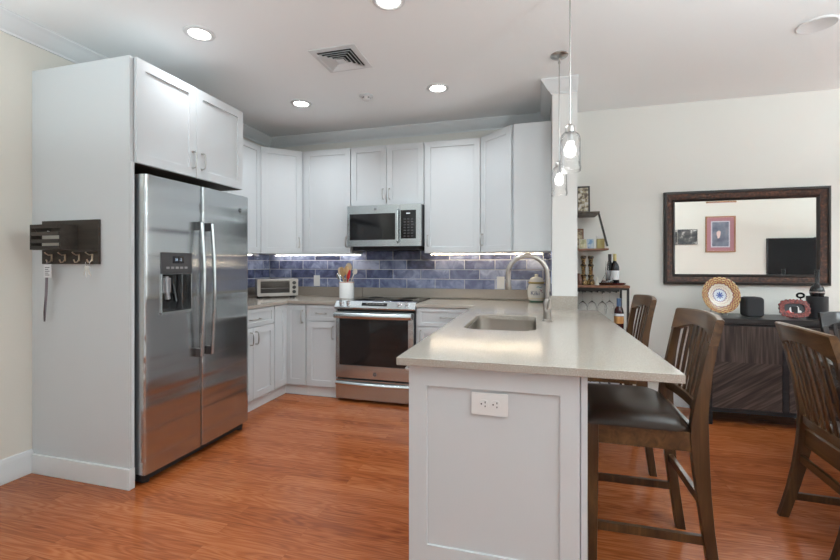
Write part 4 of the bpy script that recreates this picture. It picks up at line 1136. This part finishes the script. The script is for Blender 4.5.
n = node(N, 'ShaderNodeTexNoise'); n.inputs['Scale'].default_value = 6; L.new(coords(N, L), n.inputs['Vector']); r = ramp(N, [(.3, (.06, .07, .11)), (.6, (.16, .18, .23)), (.8, (.24, .20, .20))]); L.new(n.outputs['Fac'], r.inputs['Fac']); L.new(r.outputs['Color'], b.inputs['Base Color'])
pic = wall_picture(3.275, 3.79, 1.51, 2.22, 'gilt-framed picture with a pink mat on the rear wall, seen in the mirror', [(.025, mat('mat_pink', (.33, .15, .175), .6), 'mat_board'), (.095, mat('mat_pale', (.50, .50, .56), .6), 'inner_mat'), (.115, m_art, 'artwork')], mat('gilt', (.24, .10, .035), .35, .3), .022)
s_ = MB(); s_.loft([[(x_, YR + .016, z_) for x_, z_ in ((3.50 - w_, z0), (3.50 + w_, z0 + .01))] + [(x_, YR + .018, z_) for x_, z_ in ((3.50 + w_, z0 + .01), (3.50 - w_, z0))] for z0, w_ in ((1.78, .012), (1.84, .03), (1.90, .035), (1.93, .01))]).build('bird_shape', mat('art_white', (.75, .55, .50), .6), pic)
m_bw = mat('photo_bw', (.2, .2, .2), .5); t, N, L, b = nt(m_bw)
n = node(N, 'ShaderNodeTexNoise'); n.inputs['Scale'].default_value = 9; n.inputs['Detail'].default_value = 4; L.new(coords(N, L), n.inputs['Vector']); r = ramp(N, [(.42, (.03, .03, .035)), (.55, (.10, .095, .09)), (.64, (.50, .46, .44))]); L.new(n.outputs['Fac'], r.inputs['Fac']); L.new(r.outputs['Color'], b.inputs['Base Color'])
wall_picture(2.78, 3.13, 1.67, 1.97, 'dark canvas print on the rear wall, seen at the left of the mirror', [(.006, m_bw, 'print')], M_BLACKM, .006)
tv = thing('television', (4.7, YR + .03, 1.12), 'black flat television on the rear wall, seen in the mirror', 'television')
MB().box(4.30, 5.10, YR + .012, YR + .05, 1.07, 1.77).build('case', M_BLACKM, tv, bevel=.004)
MB().box(4.315, 5.085, YR + .0502, YR + .0515, 1.09, 1.755).build('screen', mat('tv_screen', (.008, .008, .009), .35, 0, .15), tv)
MB().box(4.30, 5.10, YR + .012, YR + .09, 1.025, 1.062).build('sound_bar', mat('bar_grey', (.25, .25, .27), .4), tv, bevel=.008)
MB().box(4.6, 4.8, YR + .001, YR + .012, 1.35, 1.55).build('bracket', M_BLACKM, tv)

# ------------------------------------------------------------------ sideboard
sb = thing('sideboard', (1.83, 4.03, 0), 'dark rustic sideboard with chevron plank doors under the mirror', 'sideboard')
m_door = mat('plank_door', (.09, .06, .05), .5)
t, N, L, b = nt(m_door)
tc = node(N, 'ShaderNodeTexCoord'); sx = node(N, 'ShaderNodeSeparateXYZ'); L.new(tc.outputs['Object'], sx.inputs[0])
def plankcol(rot, sc):
    m0 = node(N, 'ShaderNodeMapping'); m0.inputs['Rotation'].default_value = (0, rot, 0); L.new(tc.outputs['Object'], m0.inputs['Vector'])
    mp = node(N, 'ShaderNodeMapping'); mp.inputs['Scale'].default_value = sc; L.new(m0.outputs[0], mp.inputs['Vector'])
    n = node(N, 'ShaderNodeTexNoise'); n.inputs['Scale'].default_value = 1; n.inputs['Detail'].default_value = 5; L.new(mp.outputs[0], n.inputs['Vector']); return n.outputs['Fac']
up = plankcol(0, (60, 20, 3)); dn = plankcol(math.radians(33), (3, 20, 60))
gt = node(N, 'ShaderNodeMath', operation='GREATER_THAN'); gt.inputs[1].default_value = .50; L.new(sx.outputs['Z'], gt.inputs[0])
mx = node(N, 'ShaderNodeMix', data_type='FLOAT'); L.new(gt.outputs[0], mx.inputs['Factor']); L.new(dn, mx.inputs['A']); L.new(up, mx.inputs['B'])
r = ramp(N, [(.25, (.014, .009, .008)), (.5, (.050, .033, .028)), (.75, (.125, .088, .075))]); L.new(mx.outputs['Result'], r.inputs['Fac']); L.new(r.outputs['Color'], b.inputs['Base Color']); add_bump(N, L, b, mx.outputs['Result'], .4, .002)
m_blk = wood('sideboard_black', (.008, .008, .010), (.018, .017, .019), (.035, .033, .035), 'X', 1, .45)
SB0, SB1, SF = 1.305, 2.36, 3.835
MB().box(SB0 - .005, SB1 + .005, SF - .012, YB - .022, .802, .842).build('top', M_SIDE, sb, bevel=.003)
f = MB()
for x in (SB0, (SB0 + SB1) / 2 - .02, SB1 - .04): f.box(x, x + .04, SF, SF + .03, .125, .80)
f.box(SB0, SB1, SF, SF + .03, .105, .135); f.box(SB0 + .04, SB1 - .04, SF, SF + .03, .785, .801)
f.build('face_frame', m_blk, sb, bevel=.001)
MB().box(SB0, SB1, SF + .031, YB - .025, .105, .801).build('case', m_blk, sb)
for x0, x1 in ((SB0 + .042, (SB0 + SB1) / 2 - .022), ((SB0 + SB1) / 2 + .022, SB1 - .042)):
    d = MB().box(x0, x1, SF + .002, SF + .028, .138, .782).build('door', m_door, sb, bevel=.002)
for x in (SB0 + .002, SB1 - .042):
    for y in (SF, YB - .07): MB().box(x, x + .04, y, y + .04, 0, .1045).build('leg', m_blk, sb, bevel=.001)

ZS = .8425
# plate
m_pl = mat('painted_plate', (.8, .7, .5), .15); t, N, L, b = nt(m_pl)
tc = node(N, 'ShaderNodeTexCoord'); sx = node(N, 'ShaderNodeSeparateXYZ'); L.new(tc.outputs['Object'], sx.inputs[0])
def M_(op, a, b_=None, c=None):
    n = node(N, 'ShaderNodeMath', operation=op)
    for i, q in enumerate((a, b_, c)):
        if q is None: continue
        if isinstance(q, (int, float)): n.inputs[i].default_value = q
        else: L.new(q, n.inputs[i])
    return n.outputs[0]
rr2 = M_('SQRT', M_('ADD', M_('POWER', sx.outputs['X'], 2.0), M_('POWER', sx.outputs['Y'], 2.0)))
ang = M_('ARCTAN2', sx.outputs['Y'], sx.outputs['X'])
pet = M_('MULTIPLY', M_('COSINE', M_('MULTIPLY', ang, 18.0)), .0035)
star = M_('MULTIPLY', M_('ABSOLUTE', M_('COSINE', M_('MULTIPLY', ang, 4.0))), .024)
inner = M_('ADD', rr2, pet)
R1 = ramp(N, [(0, (.62, .66, .72)), (.32, (.06, .09, .28)), (.345, (.34, .12, .08)), (.37, (.70, .64, .55)), (.47, (.45, .20, .14)), (.49, (.68, .62, .52)), (.64, (.20, .05, .05)), (.69, (.50, .36, .14)), (.76, (.40, .14, .06)), (.80, (.55, .42, .18)), (.88, (.34, .12, .06)), (.92, (.55, .40, .16)), (.975, (.50, .34, .16))], 'CONSTANT')
L.new(M_('DIVIDE', inner, .146), R1.inputs['Fac'])
stm = M_('LESS_THAN', rr2, M_('ADD', star, .006))
dots = M_('GREATER_THAN', M_('MULTIPLY', M_('COSINE', M_('MULTIPLY', ang, 24.0)), M_('COSINE', M_('MULTIPLY', rr2, 330.0))), .15)
dots = M_('MULTIPLY', dots, M_('GREATER_THAN', rr2, .092))
mxa = node(N, 'ShaderNodeMix', data_type='RGBA'); mxa.inputs['B'].default_value = (.05, .10, .34, 1); L.new(stm, mxa.inputs['Factor']); L.new(R1.outputs['Color'], mxa.inputs['A'])
mxb = node(N, 'ShaderNodeMix', data_type='RGBA'); mxb.inputs['B'].default_value = (.22, .06, .05, 1); L.new(dots, mxb.inputs['Factor']); L.new(mxa.outputs['Result'], mxb.inputs['A'])
L.new(mxb.outputs['Result'], b.inputs['Base Color'])
plt = thing('decorative_plate', (1.447, 3.985, ZS), 'round hand-painted plate with a blue flower centre standing on the sideboard', 'plate')
pm = MB().lathe([(1e-6, -.004), (.055, -.004), (.080, .004), (.146, .020), (.148, .023), (.144, .024), (.080, .010), (.055, .002), (1e-6, .002)], n=64)
po = pm.build('dish', m_pl, None, smooth=60); po.location = (0, 0, .168); po.rotation_euler = (math.radians(80), 0, math.radians(10)); po.parent = plt
sd2 = MB()
for s in (-1, 1):
    sd2.tube([(1.447 + s * .045, 3.94, ZS + .028), (1.447 + s * .045, 3.945, ZS + .008), (1.447 + s * .045, 4.05, ZS + .006), (1.447 + s * .02, 4.035, ZS + .12)], .0045, 8)
sd2.tube([(1.40, 4.05, ZS + .006), (1.494, 4.05, ZS + .006)], .0045, 8)
sd2.build('stand', mat('stand_acrylic', (.75, .77, .78), .1, trans=.6), plt)
# smart speaker
o = MB().prism(rrect(1.620, 1.748, ZS, ZS + .160, .028, 6), 3.95, 4.07, lambda u, v, w: (u, w, v)).build('speaker', mat('speaker_fabric', (.035, .035, .038), .85), None, bevel=.018, seg=4); tag(o, 'black fabric-covered rounded cube speaker beside the painted plate', 'speaker')
# red scalloped photo frame
rf = thing('photo_frame', (1.942, 3.93, ZS), 'ornate red oval-cornered photo frame on the sideboard', 'photo frame')
def Tr2(u, v, w): a = math.radians(12); return (1.942 + u, 3.945 + v * math.sin(a) - w * math.cos(a) , ZS + .002 + v * math.cos(a) + w * math.sin(a))
def scal(w, h, n=96, amp=.004):
    P = []
    for i in range(n):
        a = 2 * PI * i / n; c_, s_ = math.cos(a), math.sin(a); e = 3.2
        r_ = (abs(c_ / (w / 2)) ** e + abs(s_ / (h / 2)) ** e) ** (-1 / e); r_ += amp * math.cos(a * 20); P.append((r_ * c_, .075 + r_ * s_))
    return P
m_rd = mat('red_carved', (.22, .030, .020), .35); t, N, L, b = nt(m_rd)
n = node(N, 'ShaderNodeTexVoronoi'); n.inputs['Scale'].default_value = 90; L.new(coords(N, L), n.inputs['Vector']); r = ramp(N, [(.0, (.42, .10, .06)), (.4, (.20, .025, .02)), (.8, (.06, .01, .01))]); L.new(n.outputs['Distance'], r.inputs['Fac']); L.new(r.outputs['Color'], b.inputs['Base Color']); add_bump(N, L, b, n.outputs['Distance'], .8, .004)
MB().prism(scal(.200, .140), 0, .014, Tr2, holes=[list(reversed(scal(.135, .078, 48, 0)))]).build('frame', m_rd, rf, bevel=.0)
MB().prism(scal(.138, .080, 48, 0), .002, .006, Tr2).build('picture', mat('pic_dark', (.035, .035, .04), .3), rf)
fg = MB()
for u, v, a_, b_2 in ((-.018, .065, .016, .022), (.022, .068, .010, .026), (.034, .052, .012, .010)): fg.add([Tr2(u + a_ * math.cos(k * PI / 6), v + b_2 * math.sin(k * PI / 6), .0065) for k in range(12)], [tuple(range(12))])
fg.build('picture_figures', mat('pic_white', (.75, .72, .70), .4), rf)
fg = MB(); fg.add([Tr2(u, v, .0064) for u, v in ((-.055, .04), (-.005, .038), (-.008, .058), (-.03, .062), (-.052, .055))], [(0, 1, 2, 3, 4)]).build('picture_red', mat('pic_red', (.55, .05, .04), .4), rf)
MB().box(-.02, .02, .0, .10, -.045, -.003, lambda u, v, w: (1.942 + u, 3.945 + .0 - w, ZS + .001 + v * .9)).build('easel_back', M_BLACKM, rf)
# corkscrew with ring handle, standing behind
cs = thing('corkscrew', (2.02, 4.08, ZS), 'black ring-handled corkscrew on a stand behind the red photo frame', 'corkscrew')
MB().lathe([(.030, 0), (.030, .006), (.006, .010), (.005, .15), (.007, .155)], (2.045, 4.08, ZS), 18).build('stem', M_CHROME, cs)
rp = [(2.045 + .024 * math.cos(a), 4.08, ZS + .172 + .017 * math.sin(a)) for a in [2 * PI * k / 24 for k in range(25)]]
MB().tube(rp, .0075, 10, cap=False).build('ring_handle', M_BLACK, cs)
# bottle in a black cooler
co = MB().lathe([(.062, 0), (.066, .004), (.066, .170), (.063, .172), (.060, .168), (.060, .012), (1e-6, .010)], (2.118, 4.01, ZS), 36).build('bottle_cooler', mat('cooler_black', (.022, .022, .025), .4)); tag(co, 'matte black cylindrical bottle cooler at the right of the sideboard', 'cooler')
bt = thing('wine_bottle', (2.118, 4.01, ZS + .011), 'dark bottle with a tall thin neck standing in the black cooler', 'bottle')
MB().lathe([(.036, 0), (.038, .01), (.039, .16), (.046, .185), (.046, .205), (.036, .235), (.018, .252), (.0135, .262), (.0135, .350), (.015, .352), (.015, .366), (.012, .368)], (2.118, 4.01, ZS + .0115), 32).build('body', M_BLACK, bt)
MB().lathe([(.0468, 0), (.0468, .010)], (2.118, 4.01, ZS + .20), 28).build('band', mat('bottle_band', (.35, .30, .28), .3), bt)

# ------------------------------------------------------------------ bar shelf against the partition wall
bs = thing('bar_shelf', (.55, 4.06, 0), 'black metal and wood bar shelf beside the partition wall', 'shelf')
m_mt = mat('shelf_metal', (.035, .032, .030), .4, .5)
B0, B1, BN, BFAR = .334, .762, 3.905, 4.235
SH = [(1.715, .53), (1.398, .60)]
f = MB(); tb_ = .018
for y in (BN, BFAR - tb_):
    f.box(B1 - tb_, B1, y, y + tb_, 0, 1.062); f.box(B0, B0 + tb_, y, y + tb_, 0, 1.80 if False else 1.062)
    f.box(B0 + tb_, B1 - tb_, y, y + tb_, 1.044, 1.062); f.box(B0 + tb_, B1 - tb_, y, y + tb_, .60, .618); f.box(B0 + tb_, B1 - tb_, y, y + tb_, .12, .138)
    f.box(B0, B0 + .014, y, y + tb_, 1.085, 1.70)
    f.loft([[(x, yy, z) for x, z in ((.515, 1.700), (.531, 1.700), (.6001, 1.398 + .02), (.5841, 1.398 + .02))] for yy in (y, y + tb_)]) if y < BN + .1 else None
for z in (1.044, .60, .12): f.box(B1 - tb_, B1, BN + tb_, BFAR - tb_, z, z + .018)
f.build('metal_frame', m_mt, bs)
MB().box(B0, B1 + .004, BN - .006, BFAR, 1.0625, 1.084).build('shelf', M_SHELFW, bs, bevel=.002)
MB().box(B0, .531, BN - .004, BFAR, 1.7005, 1.718).build('shelf', M_SHELFD, bs, bevel=.002)
MB().box(B0, .602, BN - .004, BFAR, 1.384, 1.400).build('shelf', M_SHELFW, bs, bevel=.002)
MB().box(B0 + .002, B1 - .002, BN + .002, BFAR - .002, .6185, .634).build('shelf', M_SHELFD, bs, bevel=.002)
MB().box(B0 + .002, B1 - .002, BN + .002, BFAR - .002, .1385, .152).build('shelf', M_SHELFD, bs, bevel=.002)
gr_ = MB()
for k in range(7): gr_.box(.36 + k * .05, .372 + k * .05, BN + .02, BFAR - .02, 1.022, 1.030)
gr_.box(.35, .69, BN + .03, BN + .04, 1.030, 1.0435); gr_.box(.35, .69, BFAR - .04, BFAR - .03, 1.030, 1.0435); gr_.build('glass_rack', m_mt, bs)
# hanging wine glasses
def wine_glass(x, y, label, first=None):
    if first: return dup(first, (x, y, 1.030), 0, label)
    o = thing('wine_glass', (x, y, 1.030), label, 'wine glass', 'wine glasses hanging under the bar shelf')
    prof = [(.034, 0.002), (.034, 0), (.006, -.006), (.0035, -.012), (.0035, -.085), (.010, -.092), (.030, -.110), (.040, -.140), (.038, -.170), (.030, -.200), (.029, -.200), (.0365, -.170), (.0385, -.140), (.029, -.112), (.008, -.095), (1e-6, -.092)]
    MB().lathe(prof, (x, y, 1.030), 24).build('bowl_and_stem', M_GLASS, o, smooth=60)
    return o
g1 = wine_glass(.400, 3.96, 'hanging wine glass nearest the partition wall')
wine_glass(.480, 4.00, 'hanging wine glass second from the partition wall', g1)
wine_glass(.560, 3.97, 'hanging wine glass third from the partition wall', g1)
wine_glass(.632, 4.06, 'hanging wine glass nearest the dark bottle', g1)
# bottle under
bo = thing('bottle', (.690, 3.955, .6345), 'dark red bottle with an orange label on the lower bar shelf', 'bottle')
MB().lathe([(.036, 0), (.038, .006), (.038, .215), (.032, .25), (.015, .275), (.014, .312), (.016, .314), (.016, .335), (.013, .337)], (.690, 3.955, .6345), 28).build('body', mat('bottle_red', (.035, .006, .008), .1), bo)
MB().lathe([(.0386, .188), (.0390, .189), (.0390, .208), (.0386, .209)], (.690, 3.955, .6345), 28).build('white_label', mat('label_white', (.72, .74, .76), .5), bo)
MB().lathe([(.0386, .125), (.0390, .126), (.0390, .184), (.0386, .185)], (.690, 3.955, .6345), 28).build('label_band', mat('label_orange', (.55, .26, .09), .5), bo)
MB().lathe([(.0165, .27), (.0190, .271), (.0190, .338), (1e-6, .339)], (.690, 3.955, .6345), 20).build('cap', mat('cap_blue', (.10, .16, .28), .3), bo)
# basket low
m_bk = mat('patterned_weave', (.3, .3, .3), .8); t, N, L, b = nt(m_bk)
n = node(N, 'ShaderNodeTexVoronoi'); n.inputs['Scale'].default_value = 45; L.new(coords(N, L), n.inputs['Vector']); r = ramp(N, [(.35, (.03, .03, .035)), (.5, (.45, .46, .48))], 'CONSTANT'); L.new(n.outputs['Distance'], r.inputs['Fac']); L.new(r.outputs['Color'], b.inputs['Base Color'])
o = MB().prism(rrect(.37, .70, 3.94, 4.19, .04, 5), .1525, .27).build('basket', m_bk, None, bevel=.008); tag(o, 'black and white patterned basket on the lowest bar shelf', 'basket')
# things on the shelves
ZB = 1.0845
def candlestick(x, y, label):
    o = thing('candlestick', (x, y, ZB), label, 'candlestick', 'carved gold and black candlesticks')
    m_g = mat('carved_gold', (.30, .19, .07), .35, .5); t, N, L, b = nt(m_g)
    if not any(q.type == 'TEX_NOISE' for q in N):
        n = node(N, 'ShaderNodeTexNoise'); n.inputs['Scale'].default_value = 70; L.new(coords(N, L), n.inputs['Vector']); r = ramp(N, [(.42, (.02, .012, .01)), (.52, (.22, .12, .04)), (.66, (.48, .36, .16))]); L.new(n.outputs['Fac'], r.inputs['Fac']); L.new(r.outputs['Color'], b.inputs['Base Color'])
    MB().lathe([(.030, 0), (.034, .02), (.026, .045), (.020, .060), (.027, .075), (.027, .085), (.016, .095), (.018, .15), (.024, .165), (.024, .175), (.015, .185), (.019, .225), (.024, .235), (.024, .250), (.018, .255)], (x, y, ZB), 20).build('column', m_g, o)
    MB().lathe([(.0275, 0), (.0275, .008)], (x, y, ZB + .076), 20).lathe([(.0248, 0), (.0248, .008)], (x, y, ZB + .166), 20).lathe([(.0248, 0), (.0248, .008)], (x, y, ZB + .238), 20).build('black_ring', M_BLACK, o)
candlestick(.408, 3.98, 'carved gold and black candlestick nearest the partition wall')
candlestick(.468, 3.98, 'carved gold and black candlestick beside the white figurine')
cb = MB().lathe([(.024, 0), (.030, .02), (.028, .055), (.020, .075), (.014, .085), (.012, .10)], (.366, 3.94, ZB), 20).build('vase', mat('vase_brown', (.12, .05, .03), .3)); tag(cb, 'small brown vase half hidden by the partition wall on the bar shelf', 'vase')
fgm = MB().lathe([(.017, 0), (.018, .01), (.008, .04), (.011, .055), (.008, .066), (1e-6, .07)], (.514, 3.95, ZB), 16).build('figurine', mat('figurine_white', (.72, .68, .60), .4)); tag(fgm, 'small white figurine between candlestick and tray', 'figurine')
ty = thing('tray', (.645, 4.03, ZB), 'oval dark red tray carrying the decanter and wine bottles', 'tray')
tm = MB(); secs = []
for rz, zz in ((.90, 0), (1.0, .006), (1.03, .016), (1.0, .016), (.95, .008), (.88, .005)): secs.append([(.645 + .112 * rz * math.cos(a), 4.04 + .10 * rz * math.sin(a), ZB + zz) for a in [2 * PI * k / 36 for k in range(36)]])
tm.loft(secs).build('dish', mat('tray_red', (.10, .018, .014), .25), ty)
ZT = ZB + .006
de = MB().lathe([(.040, 0), (.052, .006), (.055, .02), (.040, .05), (.020, .085), (.013, .12), (.014, .19), (.017, .20), (.015, .20), (.0115, .19), (.0105, .12), (.0175, .085), (.037, .05), (.051, .02), (.045, .010), (1e-6, .008)], (.603, 3.975, ZT), 32).build('decanter', M_GLASS, None, smooth=60); tag(de, 'clear glass wine decanter on the tray', 'decanter')
def wine(x, y, h, label, glass_m, cap_m, lab_m):
    o = thing('wine_bottle', (x, y, ZT), label, 'bottle'); k = h / .30
    MB().lathe([(.034, 0), (.036, .004), (.036, .165 * k), (.030, .195 * k), (.014, .225 * k), (.0125, .24 * k), (.0125, .285 * k), (.014, .287 * k), (.014, .298 * k), (.010, .30 * k)], (x, y, ZT), 28).build('body', glass_m, o)
    MB().lathe([(.0138, .232 * k), (.0140, .233 * k), (.0150, .302 * k), (1e-6, .303 * k)], (x, y, ZT), 20).build('foil', cap_m, o)
    MB().lathe([(.0364, .045 * k), (.0367, .046 * k), (.0367, .135 * k), (.0364, .136 * k)], (x, y, ZT), 28).build('paper_label', lab_m, o)
m_wg = mat('bottle_dark', (.010, .012, .016), .08)
wine(.668, 4.02, .262, 'wine bottle with yellow foil and white label on the tray', m_wg, mat('foil_yellow', (.62, .52, .22), .35), mat('label_white', (.72, .74, .76), .5))
wine(.640, 4.098, .262, 'wine bottle with dark foil behind the decanter on the tray', m_wg, mat('foil_dark', (.06, .05, .05), .3), mat('label_grey', (.35, .38, .45), .5))
# second shelf items
Z2 = 1.4005
def leaning(name, label, cat, x0, x1, y, z0, h, fm, pm_, fw=.008, lean=.03, group=None):
    o = thing(name, ((x0 + x1) / 2, y, z0), label, cat, group)
    def T(u, v, w): return (x0 + u, y - w + v / h * lean, z0 + .0005 + v)
    W = x1 - x0
    MB().prism([(0, 0), (W, 0), (W, h), (0, h)], 0, .012, T, holes=[[(fw, fw), (fw, h - fw), (W - fw, h - fw), (W - fw, fw)]]).build('frame', fm, o)
    MB().box(fw, W - fw, fw, h - fw, .002, .008, T).build('picture', pm_, o)
    MB().loft([[T(W / 2 - .01, .0, -.05), T(W / 2 + .01, .0, -.05), T(W / 2 + .01, h * .6, -.002), T(W / 2 - .01, h * .6, -.002)], [T(W / 2 - .01, .0, -.053), T(W / 2 + .01, .0, -.053), T(W / 2 + .01, h * .6, -.005), T(W / 2 - .01, h * .6, -.005)]]).build('prop', fm, o)
    return o
def blotch(name, a, b_, c, sc=30):
    m = mat(name, a, .5); t, N, L, bb = nt(m)
    n = node(N, 'ShaderNodeTexNoise'); n.inputs['Scale'].default_value = sc; n.inputs['Detail'].default_value = 2; L.new(coords(N, L), n.inputs['Vector'])
    r = ramp(N, [(.40, a), (.5, b_), (.6, c)]); L.new(n.outputs['Fac'], r.inputs['Fac']); L.new(r.outputs['Color'], bb.inputs['Base Color']); return m
leaning('photo_frame', 'tall dark frame with several small photos on the top bar shelf', 'photo frame', .352, .466, 4.02, 1.7185, .240, m_mt, blotch('photos_a', (.12, .09, .07), (.42, .36, .24), (.62, .60, .56)), .014, .02)
leaning('photo_frame', 'reddish-brown photo frame at the back of the second bar shelf', 'photo frame', .352, .428, 4.15, Z2, .190, mat('frame_brown', (.20, .07, .03), .4), blotch('photos_b', (.22, .15, .10), (.45, .36, .22), (.60, .50, .35)), .010)
leaning('card', 'yellowish card in front of the brown frame on the second bar shelf', 'card', .372, .432, 3.96, Z2, .085, mat('card_edge', (.55, .52, .44), .5), blotch('card_c', (.35, .33, .20), (.55, .50, .30), (.62, .60, .50)), .004)
leaning('card', 'pale blue card in the middle of the second bar shelf', 'card', .438, .492, 3.97, Z2, .085, mat('card_edge2', (.45, .52, .58), .5), blotch('card_d', (.20, .32, .50), (.42, .52, .62), (.60, .64, .62)), .004)
gb = thing('gift_box', (.55, 4.0, Z2), 'small white and olive-gold box at the end of the second bar shelf', 'box')
MB().box(.518, .580, 3.975, 4.02, Z2, Z2 + .085).build('carton', mat('box_olive', (.33, .27, .10), .5), gb, bevel=.002)
MB().box(.5175, .5805, 3.9745, 4.0205, Z2 + .0853, Z2 + .110).build('lid', mat('box_white', (.72, .72, .70), .5), gb, bevel=.002)
